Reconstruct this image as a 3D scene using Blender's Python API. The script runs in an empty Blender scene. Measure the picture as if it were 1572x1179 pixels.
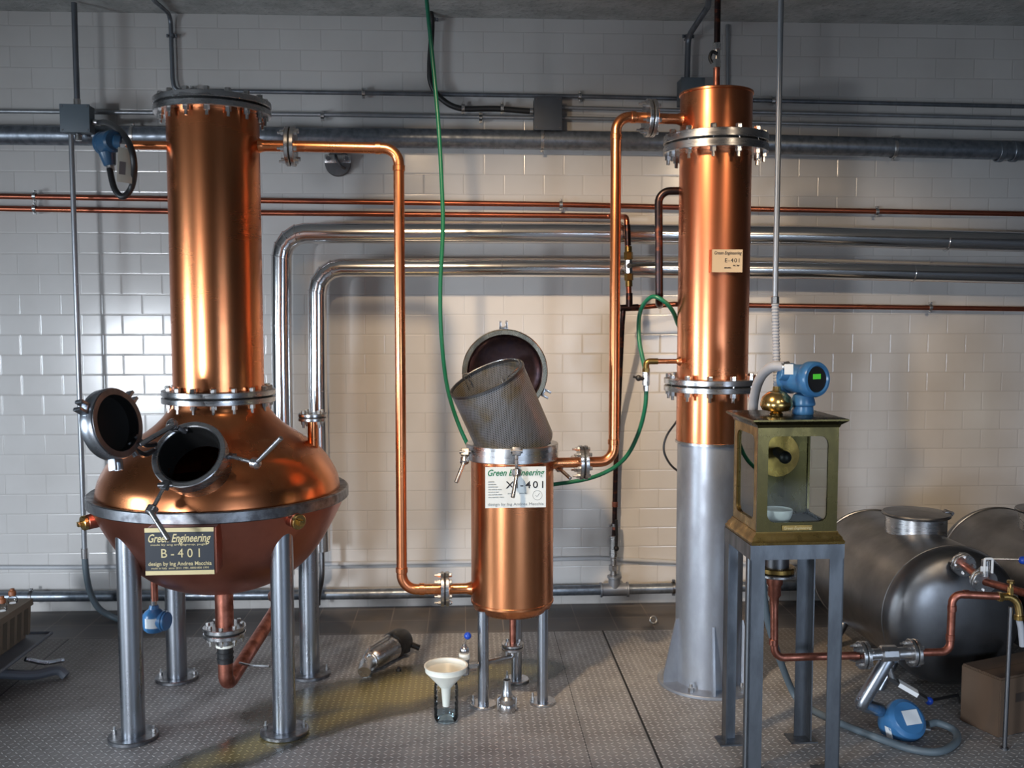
import bpy, bmesh, math, random
from mathutils import Vector, Matrix
random.seed(4)
V = Vector
COL = bpy.context.scene.collection
PI = math.pi

# ------------------------------------------------------------------ camera
F, CX, CY, EYE = 1500.0, 786.0, 589.5, 1.66
PITCH, YAW = math.radians(4.17), math.radians(4.5)

def ray(px, py):
    x = (px - CX) / F; z = -(py - CY) / F
    y2 = math.cos(PITCH) + z * math.sin(PITCH); z2 = -math.sin(PITCH) + z * math.cos(PITCH)
    return V((x * math.cos(YAW) + y2 * math.sin(YAW), -x * math.sin(YAW) + y2 * math.cos(YAW), z2))

def at(px, py, Y):            # surveyed point at room depth Y
    r = ray(px, py); t = Y / r.y
    return V((r.x * t, Y, EYE + r.z * t))

def onfloor(px, py, z=0.0):
    r = ray(px, py); t = (z - EYE) / r.z
    return V((r.x * t, r.y * t, z))

WY, WS = 5.46, 0.03           # back wall: Y = WY - WS * X
def wl(px, py, off):          # point a distance off the back wall
    r = ray(px, py); t = (WY - off) / (r.y + WS * r.x)
    return V((r.x * t, r.y * t, EYE + r.z * t))

cam_d = bpy.data.cameras.new('camera'); cam = bpy.data.objects.new('camera', cam_d); COL.objects.link(cam)
cam_d.sensor_width = 36; cam_d.lens = 36 * F / 1572; cam_d.clip_start = 0.05
TURN = math.atan(WS)
cam.location = (0, 0, EYE); cam.rotation_euler = (PI / 2 - PITCH, 0, -YAW + TURN)
RT = Matrix.Rotation(TURN, 4, 'Z')
def turned(p): return RT @ V((p[0], p[1], 0))
bpy.context.scene.camera = cam

# ------------------------------------------------------------------ materials
class NT:
    def __init__(s, name):
        s.m = bpy.data.materials.new(name); s.m.use_nodes = True
        s.t = s.m.node_tree; s.n = s.t.nodes; s.b = s.n['Principled BSDF']
    def add(s, typ, **kw):
        n = s.n.new(typ)
        for k, v in kw.items(): setattr(n, k, v)
        return n
    def ln(s, a, b): s.t.links.new(a, b)
    def val(s, x, sock):
        if isinstance(x, (int, float)): sock.default_value = x
        else: s.ln(x, sock)
    def math(s, op, a, b=0.0, c=0.0):
        n = s.add('ShaderNodeMath', operation=op)
        s.val(a, n.inputs[0]); s.val(b, n.inputs[1]); s.val(c, n.inputs[2])
        return n.outputs[0]
    def sstep(s, x, lo, hi, a=0.0, b=1.0):
        n = s.add('ShaderNodeMapRange', interpolation_type='SMOOTHSTEP')
        s.val(x, n.inputs[0]); n.inputs[1].default_value = lo; n.inputs[2].default_value = hi
        n.inputs[3].default_value = a; n.inputs[4].default_value = b
        return n.outputs[0]
    def mix(s, f, a, b):
        n = s.add('ShaderNodeMix', data_type='RGBA')
        s.val(f, n.inputs[0])
        for x, k in ((a, 6), (b, 7)):
            if isinstance(x, tuple): n.inputs[k].default_value = (*x, 1)
            else: s.ln(x, n.inputs[k])
        return n.outputs[2]
    def noise(s, vec, scale, detail=4, rough=.55):
        n = s.add('ShaderNodeTexNoise'); n.inputs['Scale'].default_value = scale
        n.inputs['Detail'].default_value = detail; n.inputs['Roughness'].default_value = rough
        if vec is not None: s.ln(vec, n.inputs['Vector'])
        return n.outputs['Fac']
    def scaled(s, vec, sc):
        n = s.add('ShaderNodeMapping'); n.inputs['Scale'].default_value = sc; s.ln(vec, n.inputs[0]); return n.outputs[0]
    def bump(s, h, strength, dist=.002):
        n = s.add('ShaderNodeBump'); n.inputs['Strength'].default_value = strength
        n.inputs['Distance'].default_value = dist; s.ln(h, n.inputs['Height']); s.ln(n.outputs[0], s.b.inputs['Normal'])

def metal(name, col, rough, var=.15, scale=(6, 6, 1.2), col2=None, r2=.1, met=1.0, bump=0, spread=(.3, .7), aniso=0):
    k = NT(name); g = k.add('ShaderNodeNewGeometry').outputs['Position']
    n = k.noise(k.scaled(g, scale), 3, 5)
    f = k.sstep(n, *spread)
    c2 = col2 or tuple(c * (1 - var * 2) for c in col)
    k.ln(k.mix(f, col, c2), k.b.inputs['Base Color'])
    k.val(k.math('ADD', k.math('MULTIPLY', f, r2), rough), k.b.inputs['Roughness'])
    k.b.inputs['Metallic'].default_value = met
    n0 = k.noise(k.scaled(g, (.7, .7, 60)), 6, 2); k.val(k.math('ADD', k.math('MULTIPLY', f, r2), k.math('ADD', rough - .02, k.math('MULTIPLY', n0, .015))), k.b.inputs['Roughness'])
    if bump:
        k.bump(k.noise(k.scaled(g, (40, 40, 40)), 4, 3), bump, .001)
    return k.m

def plain(name, col, rough=.5, met=0.0, emit=None, estr=0):
    k = NT(name); g = k.add('ShaderNodeNewGeometry').outputs['Position']
    n = k.noise(g, 18, 3)
    k.ln(k.mix(k.math('MULTIPLY', n, .3), col, tuple(c * .7 for c in col)), k.b.inputs['Base Color'])
    k.b.inputs['Roughness'].default_value = rough; k.b.inputs['Metallic'].default_value = met
    if emit:
        k.b.inputs['Emission Color'].default_value = (*emit, 1); k.b.inputs['Emission Strength'].default_value = estr
    return k.m

def glassy(name, tint, rough=.03, ior=1.45, gl=1.0):
    k = NT(name); k.n.remove(k.b)
    tr = k.add('ShaderNodeBsdfTransparent'); tr.inputs[0].default_value = (*tint, 1)
    gs = k.add('ShaderNodeBsdfGlossy'); gs.inputs['Roughness'].default_value = rough; gs.inputs[0].default_value = (gl, gl, gl, 1)
    fr = k.add('ShaderNodeFresnel'); fr.inputs[0].default_value = ior
    mx = k.add('ShaderNodeMixShader')
    k.ln(fr.outputs[0], mx.inputs[0]); k.ln(tr.outputs[0], mx.inputs[1]); k.ln(gs.outputs[0], mx.inputs[2])
    k.ln(mx.outputs[0], k.n['Material Output'].inputs[0])
    return k.m

M = {}
M['copper'] = metal('copper_column', (.84, .31, .13), .26, .12, (.5, .5, .9), (.68, .215, .085), .05, aniso=.5)
M['copper_pot'] = metal('copper_dome', (.66, .245, .10), .25, .2, (1.6, 1.6, 1.2), (.40, .14, .06), .08)
M['copper_bowl'] = metal('copper_bowl', (.58, .22, .15), .33, .2, (1.3, 1.3, 1.3), (.44, .16, .11), .06)
M['copper_vessel'] = metal('copper_vessel', (.80, .32, .14), .25, .1, (.7, .7, 1), (.68, .25, .11), .05, aniso=.5)
M['copper_cond'] = metal('copper_condenser', (.80, .30, .13), .25, .1, (.7, .7, .9), (.58, .19, .09), .08, aniso=.4)
M['copper_pipe'] = metal('copper_pipe', (.80, .31, .13), .26, .1, (4, 4, 1), (.60, .20, .09), .1)
M['copper_wall'] = metal('copper_wall_pipe', (.48, .15, .08), .28, .2, (1.5, 5, 5), (.22, .07, .05), .2)
M['copper_dull'] = metal('tarnished_copper', (.52, .20, .14), .36, .2, (8, 8, 8), (.25, .09, .06), .2)
M['copper_dark'] = metal('blackened_copper', (.05, .035, .035), .35, .2, (6, 6, 9), (.22, .07, .04), .15, spread=(.5, .7))
M['steel'] = metal('brushed_steel', (.56, .56, .57), .24, .12, (3, 3, 20), None, .12)
M['steel_leg'] = metal('steel_leg', (.42, .45, .50), .27, .1, (9, 9, 1), None, .08)
M['steel_ring'] = metal('grey_ring_steel', (.30, .31, .33), .33, .25, (8, 8, 8), (.12, .12, .13), .15)
M['steel_bolt'] = metal('zinc_bolt', (.62, .62, .62), .25, .1)
M['steel_dark'] = metal('dark_steel', (.22, .22, .23), .35, .15)
M['tank'] = metal('tank_steel', (.20, .20, .205), .33, .15, (2, 2, 2), (.14, .14, .145), .12)
M['stand'] = metal('raw_angle_steel', (.20, .215, .235), .38, .15, (6, 6, 2), (.13, .14, .155), .12)
M['colbase'] = metal('grey_column_steel', (.36, .39, .44), .36, .08, (4, 4, 2), (.27, .29, .33), .12, met=.75)
M['clad'] = metal('aluminium_cladding', (.74, .74, .74), .17, .06, (.8, .8, .8), (.66, .66, .67), .06)
M['galv'] = metal('galvanised_pipe', (.25, .28, .32), .33, .2, (9, 9, 9), (.15, .17, .20), .12, met=.8, spread=(.35, .7))
M['conduit'] = metal('conduit_steel', (.20, .22, .25), .35, .15, met=.7)
M['conduit_light'] = metal('conduit_light', (.38, .40, .43), .33, .1, met=.7)
M['brass'] = metal('aged_brass', (.40, .26, .08), .27, .3, (7, 7, 5), (.20, .13, .045), .15)
M['brass_dark'] = metal('olive_brass', (.10, .08, .032), .25, .25, (6, 6, 4), (.07, .058, .026), .1)
M['brass_bright'] = metal('polished_brass', (.72, .50, .20), .2, .1, (9, 9, 9), (.55, .36, .12), .1)
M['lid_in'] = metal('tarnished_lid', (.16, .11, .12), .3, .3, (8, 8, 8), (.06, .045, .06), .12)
M['rimgold'] = metal('pale_rim', (.62, .58, .46), .2, .1)
M['black'] = plain('black_rubber', (.012, .012, .013), .45)
M['gasket'] = plain('gasket', (.01, .01, .01), .7)
M['inside'] = plain('black_inside', (.0035, .003, .003), .75)  # flat near-black for linings and the crate core
M['box_grey'] = plain('grey_box_paint', (.105, .135, .16), .5)
M['box_dark'] = plain('dark_box_paint', (.06, .07, .085), .5)
M['hose_grey'] = plain('grey_hose', (.10, .13, .15), .5)
M['hose_light'] = plain('light_hose', (.36, .37, .40), .5)
M['green'] = plain('green_hose', (.008, .14, .075), .35)
M['blue'] = plain('blue_enamel', (.045, .16, .34), .3)
M['blue_dark'] = plain('dark_blue_enamel', (.02, .07, .14), .35)
M['blue_ball'] = plain('blue_knob', (.01, .06, .42), .3)
M['white_plastic'] = plain('white_plastic', (.78, .77, .68), .4)
M['porcelain'] = plain('porcelain', (.82, .82, .84), .15)
M['white'] = plain('white_label', (.72, .74, .75), .5)
M['tagw'] = plain('cream_tag', (.40, .37, .31), .6)
M['tagg'] = plain('tag_print', (.12, .10, .10), .6)
M['slate'] = plain('slate_plate', (.012, .017, .026), .4, .1)
M['gold'] = plain('gold_ink', (.58, .48, .26), .4, .3)
M['platebeige'] = plain('beige_plate', (.52, .40, .26), .4, .2)
M['platewhite'] = plain('silver_plate', (.62, .66, .66), .35, .1)
M['ink'] = plain('black_ink', (.02, .02, .025), .6)
M['inkgreen'] = plain('green_ink', (.02, .17, .08), .5)
M['inkgrey'] = plain('grey_ink', (.26, .29, .30), .6)
M['lcd'] = plain('green_display', (.03, .2, .02), .4, emit=(.12, .8, .06), estr=.45)
M['card'] = plain('cardboard', (.10, .062, .038), .85)
M['card_ink'] = plain('cardboard_print', (.045, .03, .022), .85)
M['tan'] = plain('tan_plastic', (.17, .13, .09), .7)
M['cart'] = plain('dusty_grey_tray', (.12, .135, .16), .6)
M['cap'] = plain('orange_cap', (.28, .09, .03), .5)
M['cap2'] = plain('dark_red_cap', (.07, .02, .025), .5)
M['glass'] = glassy('window_glass', (.90, .93, .90), .02)
M['bottle'] = glassy('clear_plastic', (.975, .985, .99), .08, 1.28)
M['water'] = glassy('bluish_water', (.72, .84, .90), .05, 1.33)
M['grout_cable'] = plain('painted_cable', (.42, .43, .45), .5)

# perforated steel mesh
k = NT('perforated_steel'); oc = k.add('ShaderNodeTexCoord').outputs['Object']
sp = k.add('ShaderNodeSeparateXYZ'); k.ln(oc, sp.inputs[0])
ang = k.math('ARCTAN2', sp.outputs[1], sp.outputs[0])
u = k.math('MULTIPLY', ang, 22.0); v = k.math('MULTIPLY', sp.outputs[2], 135.0)
row = k.math('MULTIPLY', k.math('MODULO', k.math('FLOOR', k.math('ADD', v, 200.0)), 2.0), .5)
fu = k.math('SUBTRACT', k.math('FRACT', k.math('ADD', k.math('ADD', u, row), 300.0)), .5)
fv = k.math('SUBTRACT', k.math('FRACT', k.math('ADD', v, 200.0)), .5)
d = k.math('SQRT', k.math('ADD', k.math('MULTIPLY', fu, fu), k.math('MULTIPLY', fv, fv)))
hole = k.sstep(d, .24, .36)
blot = k.sstep(k.noise(oc, 9, 5), .42, .66)
base = k.mix(blot, (.34, .35, .37), (.30, .25, .17))
k.ln(k.mix(hole, (.012, .012, .012), base), k.b.inputs['Base Color'])
k.b.inputs['Metallic'].default_value = .75; k.b.inputs['Roughness'].default_value = .42
k.bump(hole, .6, .0012); M['perf'] = k.m

# glazed wall tiles
k = NT('glazed_tiles'); g = k.add('ShaderNodeNewGeometry').outputs['Position']
sp = k.add('ShaderNodeSeparateXYZ'); k.ln(g, sp.inputs[0])
cb = k.add('ShaderNodeCombineXYZ'); k.ln(sp.outputs[0], cb.inputs[0]); k.ln(sp.outputs[2], cb.inputs[1])
def bricks(ms, sm):
    b = k.add('ShaderNodeTexBrick'); b.offset = .5; k.ln(cb.outputs[0], b.inputs['Vector'])
    b.inputs['Scale'].default_value = 1; b.inputs['Brick Width'].default_value = .22; b.inputs['Row Height'].default_value = .11
    b.inputs['Mortar Size'].default_value = ms; b.inputs['Mortar Smooth'].default_value = sm
    b.inputs['Color1'].default_value = (.575, .56, .545, 1); b.inputs['Color2'].default_value = (.545, .53, .515, 1)
    b.inputs['Mortar'].default_value = (.45, .43, .415, 1); b.inputs['Bias'].default_value = 0
    return b
b1 = bricks(.0018, .3); b2 = bricks(.007, 1.0)
grime = k.sstep(k.noise(g, 2.2, 6), .3, .8)
low = k.sstep(sp.outputs[2], .0, .25, .7, 0.)
dirt = k.math('MAXIMUM', k.math('MULTIPLY', grime, .22), k.math('MULTIPLY', low, k.noise(g, 9, 6)))
k.ln(k.mix(dirt, b1.outputs['Color'], (.30, .27, .24)), k.b.inputs['Base Color'])
k.b.inputs['Roughness'].default_value = .17
h = k.math('ADD', k.math('SUBTRACT', 1.0, b2.outputs['Fac']), k.math('MULTIPLY', k.noise(g, 5, 2), .35))
k.bump(h, .32, .003); M['tiles'] = k.m

# checker plate floor
k = NT('checker_plate'); g = k.add('ShaderNodeNewGeometry').outputs['Position']
sp = k.add('ShaderNodeSeparateXYZ'); k.ln(g, sp.inputs[0]); X, Y = sp.outputs[0], sp.outputs[1]
S = 38.0
uu = k.math('ADD', k.math('MULTIPLY', X, S), 400.0); vv = k.math('ADD', k.math('MULTIPLY', Y, S), 400.0)
par = k.math('MODULO', k.math('ADD', k.math('FLOOR', uu), k.math('FLOOR', vv)), 2.0)
lx = k.math('SUBTRACT', k.math('FRACT', uu), .5); ly = k.math('SUBTRACT', k.math('FRACT', vv), .5)
s1 = k.math('ADD', lx, ly); s2 = k.math('SUBTRACT', lx, ly)
sg = k.math('SUBTRACT', k.math('MULTIPLY', par, 2.0), 1.0)
a = k.math('ADD', k.math('MULTIPLY', par, s1), k.math('MULTIPLY', k.math('SUBTRACT', 1.0, par), s2))
b = k.math('ADD', k.math('MULTIPLY', par, s2), k.math('MULTIPLY', k.math('SUBTRACT', 1.0, par), s1))
a = k.math('DIVIDE', a, .62); b = k.math('DIVIDE', b, .20)
d = k.math('SQRT', k.math('ADD', k.math('MULTIPLY', a, a), k.math('MULTIPLY', b, b)))
loz = k.sstep(d, .55, 1.0, 1., 0.)
n1 = k.noise(g, 3, 7, .65); n2 = k.noise(g, 14, 6, .6)
base = k.mix(k.sstep(n1, .35, .7), (.34, .33, .325), (.22, .21, .205))
base = k.mix(k.math('MULTIPLY', k.sstep(n2, .45, .8), .5), base, (.15, .14, .135))
col = k.mix(k.math('MULTIPLY', loz, .7), base, (.72, .71, .70))
dark_l = k.math('MULTIPLY', k.sstep(k.math('ADD', X, k.math('MULTIPLY', n1, .9)), -1.75, -.75, 1., 0.), .72)  # floor turns darker brown towards the left, edge broken by noise
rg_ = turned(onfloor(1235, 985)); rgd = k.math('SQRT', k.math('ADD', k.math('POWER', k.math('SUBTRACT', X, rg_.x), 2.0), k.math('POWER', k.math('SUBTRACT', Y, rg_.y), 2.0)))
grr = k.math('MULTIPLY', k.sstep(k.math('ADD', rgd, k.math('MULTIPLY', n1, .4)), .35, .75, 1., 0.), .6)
col = k.mix(dark_l, col, (.055, .045, .035)); col = k.mix(grr, col, (.16, .11, .06))
# wet yellow puddle with a dark edge between the pot legs and the small vessel
P0 = turned(onfloor(600, 1062)); P1 = turned(onfloor(450, 1125))
wob = k.math('MULTIPLY', k.math('SUBTRACT', k.noise(g, 2.6, 5), .5), 1.1)
def ell(c, rx, ry, ang):
    dx = k.math('SUBTRACT', X, c[0]); dy = k.math('SUBTRACT', Y, c[1])
    ca, sa = math.cos(ang), math.sin(ang)
    e1 = k.math('DIVIDE', k.math('ADD', k.math('MULTIPLY', dx, ca), k.math('MULTIPLY', dy, sa)), rx)
    e2 = k.math('DIVIDE', k.math('SUBTRACT', k.math('MULTIPLY', dy, ca), k.math('MULTIPLY', dx, sa)), ry)
    return k.math('SQRT', k.math('ADD', k.math('MULTIPLY', e1, e1), k.math('MULTIPLY', e2, e2)))
pd = k.math('MINIMUM', ell(P0, .62, .24, math.radians(24)), ell(P1, .75, .13, math.radians(42)))
pd = k.math('MINIMUM', pd, ell(turned(onfloor(790, 1030)), .28, .16, .2))
pd = k.math('ADD', pd, wob)
wet = k.sstep(pd, .88, 1.2, 1., 0.); core = k.sstep(pd, .30, .86, 1., 0.)
col = k.mix(k.math('MULTIPLY', wet, .88), col, k.mix(core, (.06, .056, .04), k.mix(loz, (.26, .205, .06), (.62, .50, .17))))
# plate seams
def seam(x0, w, slope=0.0):
    return k.sstep(k.math('ABSOLUTE', k.math('SUBTRACT', X, x0)), w, w * 1.6, 1., 0.)
sA = turned(onfloor(965, 1060)).x; sB = turned(onfloor(876, 1060)).x
sm = k.math('MAXIMUM', seam(sA, .0035), k.math('MULTIPLY', seam(sB, .002), .6))
sm = k.math('MAXIMUM', sm, k.math('MULTIPLY', seam(-2.02, .003), .8))
col = k.mix(sm, col, (.01, .01, .01))
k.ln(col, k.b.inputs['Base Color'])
k.b.inputs['Metallic'].default_value = .35
k.val(k.math('SUBTRACT', k.math('ADD', .48, k.math('MULTIPLY', n2, .2)), k.math('MULTIPLY', wet, .36)), k.b.inputs['Roughness'])
k.bump(k.math('SUBTRACT', loz, k.math('MULTIPLY', sm, 2.0)), .9, .0022); M['checker'] = k.m

k = NT('grey_floor_tiles'); g = k.add('ShaderNodeNewGeometry').outputs['Position']
b = k.add('ShaderNodeTexBrick'); b.offset = 0; k.ln(g, b.inputs['Vector'])
b.inputs['Scale'].default_value = 1; b.inputs['Brick Width'].default_value = .20; b.inputs['Row Height'].default_value = .20
b.inputs['Mortar Size'].default_value = .003
b.inputs['Color1'].default_value = (.075, .07, .07, 1); b.inputs['Color2'].default_value = (.10, .092, .09, 1); b.inputs['Mortar'].default_value = (.19, .16, .14, 1)
k.ln(k.mix(k.sstep(k.noise(g, 6, 6), .4, .8), b.outputs['Color'], (.12, .10, .085)), k.b.inputs['Base Color'])
k.b.inputs['Roughness'].default_value = .5; M['floortile'] = k.m

k = NT('rough_concrete'); g = k.add('ShaderNodeNewGeometry').outputs['Position']
n = k.noise(g, 4, 8, .7); n2 = k.noise(g, 30, 5)
c = k.mix(k.sstep(n, .3, .7), (.52, .53, .52), (.33, .34, .33))
k.ln(k.mix(k.math('MULTIPLY', k.sstep(n2, .5, .8), .5), c, (.10, .10, .10)), k.b.inputs['Base Color'])
k.b.inputs['Roughness'].default_value = .9; k.bump(k.math('ADD', n, k.math('MULTIPLY', n2, .5)), .8, .01); M['concrete'] = k.m
M['darkwall'] = plain('dark_plaster', (.055, .06, .072), .8)

# ------------------------------------------------------------------ mesh helpers
def frame(c, d, up=None):
    d = V(d).normalized()
    u = V(up) if up else (V((0, 0, 1)) if abs(d.z) < .9 else V((0, 1, 0)))
    x = u.cross(d).normalized(); y = d.cross(x)
    return Matrix(((x.x, y.x, d.x, c[0]), (x.y, y.y, d.y, c[1]), (x.z, y.z, d.z, c[2]), (0, 0, 0, 1)))

def lathe(bm, prof, mat=None, seg=48):
    mat = mat or Matrix.Identity(4); rings = []
    for r, z in prof:
        if r < 1e-6: rings.append([bm.verts.new(mat @ V((0, 0, z)))])
        else: rings.append([bm.verts.new(mat @ V((r * math.cos(2 * PI * i / seg), r * math.sin(2 * PI * i / seg), z))) for i in range(seg)])
    for A, B in zip(rings, rings[1:]):
        for i in range(seg):
            j = (i + 1) % seg
            if len(A) == 1 and len(B) == 1: continue
            if len(A) == 1: bm.faces.new((A[0], B[i], B[j]))
            elif len(B) == 1: bm.faces.new((A[i], A[j], B[0]))
            else: bm.faces.new((A[i], A[j], B[j], B[i]))

def cyl(bm, a, b, r, r2=None, seg=20, ch=0.0):
    a, b = V(a), V(b); L = (b - a).length; r2 = r if r2 is None else r2
    pr = [(0, 0), (r - ch, 0), (r, ch), (r2, L - ch), (r2 - ch, L), (0, L)] if ch else [(0, 0), (r, 0), (r2, L), (0, L)]
    lathe(bm, pr, frame(a, b - a), seg)

def ring(bm, c, d, ro, ri, h, seg=48, ch=.002):        # flat annulus starting at c along d
    lathe(bm, [(ri, 0), (ro - ch, 0), (ro, ch), (ro, h - ch), (ro - ch, h), (ri, h), (ri, 0)], frame(c, d), seg)

def box(bm, c, s, mat=None, ch=0.0):
    mat = mat or Matrix.Identity(4); x, y, z = s[0] / 2, s[1] / 2, s[2] / 2
    v = [bm.verts.new(mat @ V((c[0] + i * x, c[1] + j * y, c[2] + k_ * z))) for i in (-1, 1) for j in (-1, 1) for k_ in (-1, 1)]
    fs = [bm.faces.new([v[q] for q in f]) for f in ((0, 1, 3, 2), (4, 6, 7, 5), (0, 4, 5, 1), (2, 3, 7, 6), (0, 2, 6, 4), (1, 5, 7, 3))]
    if ch:
        es = list({e for f in fs for e in f.edges})
        bmesh.ops.bevel(bm, geom=es, offset=ch, segments=2, affect='EDGES', profile=.6)

def prism(bm, pts, mat, h):                             # 2-D outline extruded by h along local z
    lo = [bm.verts.new(mat @ V((p[0], p[1], 0))) for p in pts]; hi = [bm.verts.new(mat @ V((p[0], p[1], h))) for p in pts]
    n = len(pts); bm.faces.new(lo[::-1]); bm.faces.new(hi)
    for i in range(n): bm.faces.new((lo[i], lo[(i + 1) % n], hi[(i + 1) % n], hi[i]))

def fillet(pts, r, n=8):
    pts = [V(p) for p in pts]; out = [pts[0]]
    for i in range(1, len(pts) - 1):
        a, b, c = pts[i - 1], pts[i], pts[i + 1]
        d1 = (a - b).normalized(); d2 = (c - b).normalized()
        half = math.acos(max(-1, min(1, d1.dot(d2)))) / 2
        if half > 1.5: out.append(b); continue
        t = min(r / math.tan(half), (a - b).length * .48, (c - b).length * .48); rr = t * math.tan(half)
        cen = b + (d1 + d2).normalized() * (rr / math.sin(half))
        p0, p1 = b + d1 * t - cen, b + d2 * t - cen
        an = p0.angle(p1); 
        for j in range(n + 1):
            s = j / n
            out.append(cen + (p0 * math.sin((1 - s) * an) + p1 * math.sin(s * an)) / math.sin(an))
    out.append(pts[-1]); return out

def spline(pts, n=10):
    pts = [V(p) for p in pts]; P = [2 * pts[0] - pts[1]] + pts + [2 * pts[-1] - pts[-2]]; out = []
    for i in range(1, len(P) - 2):
        for j in range(n):
            t = j / n; a, b, c, d = P[i - 1:i + 3]
            out.append(.5 * ((2 * b) + (c - a) * t + (2 * a - 5 * b + 4 * c - d) * t * t + (3 * b - a - 3 * c + d) * t ** 3))
    out.append(pts[-1]); return out

def tube(bm, pts, r, seg=16, cap=True, rib=None):
    pts = [V(p) for p in pts]
    if rib:                                             # corrugated: resample densely and modulate
        L = [0]
        for a, b in zip(pts, pts[1:]): L.append(L[-1] + (b - a).length)
        n = int(L[-1] / rib * 4); q = []; i = 0
        for s in range(n + 1):
            t = L[-1] * s / n
            while i < len(L) - 2 and L[i + 1] < t: i += 1
            f = (t - L[i]) / max(1e-9, L[i + 1] - L[i]); q.append(pts[i].lerp(pts[i + 1], min(1, f)))
        pts = q
    rs = [r] * len(pts)
    if rib: rs = [r * (1 + .10 * (1 if (i // 2) % 2 else -1)) for i in range(len(pts))]
    t0 = (pts[1] - pts[0]).normalized(); nrm = t0.orthogonal().normalized(); rings = []
    for i, p in enumerate(pts):
        if i == 0: t = t0
        elif i == len(pts) - 1: t = (pts[-1] - pts[-2]).normalized()
        else: t = ((pts[i + 1] - p).normalized() + (p - pts[i - 1]).normalized()).normalized()
        nrm = (nrm - t * nrm.dot(t)).normalized(); bn = t.cross(nrm)
        rings.append([bm.verts.new(p + rs[i] * (nrm * math.cos(2 * PI * j / seg) + bn * math.sin(2 * PI * j / seg))) for j in range(seg)])
    for A, B in zip(rings, rings[1:]):
        for j in range(seg): bm.faces.new((A[j], A[(j + 1) % seg], B[(j + 1) % seg], B[j]))
    if cap: bm.faces.new(rings[0][::-1]); bm.faces.new(rings[-1])

def sphere(bm, c, r, seg=20, sz=1.0):
    n = seg // 2
    lathe(bm, [(r * math.sin(PI * i / n), -r * sz * math.cos(PI * i / n)) for i in range(n + 1)], Matrix.Translation(c), seg)

WORLD = {}
def put(name, bm, mat, parent=None, origin=None, frame_m=None):
    """link one mesh object; bm is in room coordinates (or in frame_m's own frame)"""
    bmesh.ops.remove_doubles(bm, verts=bm.verts, dist=1e-6)
    bmesh.ops.recalc_face_normals(bm, faces=bm.faces)
    for f in bm.faces: f.smooth = True
    for e in bm.edges:
        if len(e.link_faces) == 2 and e.calc_face_angle(0) > .62: e.smooth = False
    if frame_m is not None: wm = frame_m
    else:
        xs = [v.co for v in bm.verts]
        c = V([(min(v[i] for v in xs) + max(v[i] for v in xs)) / 2 for i in range(3)])
        if parent is None: c.z = min(v.z for v in xs)
        if origin is not None: c = V(origin)
        bmesh.ops.translate(bm, verts=bm.verts, vec=-c); wm = Matrix.Translation(c)
    me = bpy.data.meshes.new(name); bm.to_mesh(me); bm.free(); me.materials.append(M[mat] if isinstance(mat, str) else mat)
    o = bpy.data.objects.new(name, me); COL.objects.link(o)
    return attach(o, wm, parent)

def attach(o, wm, parent):
    o.parent = parent; WORLD[o.name] = wm
    o.matrix_basis = (WORLD[parent.name].inverted() @ wm) if parent is not None else wm
    return o

def tag(o, label, cat, group=None):
    o['label'] = label; o['category'] = cat
    if group: o['group'] = group
    return o

def thing(name, label, cat, loc, group=None):
    o = bpy.data.objects.new(name, None); COL.objects.link(o); o.empty_display_size = .05
    attach(o, Matrix.Translation(V(loc)), None); return tag(o, label, cat, group)

def struct(name, bm, mat):
    o = put(name, bm, mat, origin=(0, 0, 0)); o['kind'] = 'structure'; return o

def part(name, mat, parent, fn, **kw):
    bm = bmesh.new(); fn(bm); return put(name, bm, mat, parent, **kw)

# bolts: one mesh per size, copied
BOLT = {}
def bolt_mesh(r, span):
    key = (round(r, 4), round(span, 4))
    if key not in BOLT:
        bm = bmesh.new(); hs = r * 1.3
        lathe(bm, [(0, span / 2 + hs), (r * .9, span / 2 + hs), (r, span / 2 + hs * .8), (r, span / 2), (r * .5, span / 2), (r * .5, -span / 2), (r, -span / 2),
                   (r, -span / 2 - hs), (r * .52, -span / 2 - hs), (r * .52, -span / 2 - hs * 2.1), (0, -span / 2 - hs * 2.1)], None, 6)
        bmesh.ops.recalc_face_normals(bm, faces=bm.faces)
        me = bpy.data.meshes.new('bolt'); bm.to_mesh(me); bm.free(); me.materials.append(M['steel_bolt']); BOLT[key] = me
    return BOLT[key]

def flange(parent, c, d, r, th, n, br, ri=.0, gap=.006, mat='steel', rot=0.0, rb=None, lab=None):
    """bolted pair of discs centred on c, axis d"""
    c, d = V(c), V(d).normalized(); rb = rb or r - br * 1.7
    f1 = part('flange', mat, parent, lambda bm: ring(bm, c + d * gap / 2, d, r, ri, th))
    f2 = part('flange', mat, parent, lambda bm: ring(bm, c - d * (gap / 2 + th), d, r, ri, th))
    part('gasket', 'gasket', f1, lambda bm: ring(bm, c - d * gap / 2, d, r * .93, ri, gap, ch=.0005))
    fm = frame(c, d)
    for i in range(n):
        a = rot + 2 * PI * i / n
        o = bpy.data.objects.new('bolt', bolt_mesh(br, 2 * th + gap + .0002)); COL.objects.link(o)
        attach(o, fm @ Matrix.Translation((rb * math.cos(a), rb * math.sin(a), 0)), f1)
    return f1

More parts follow.
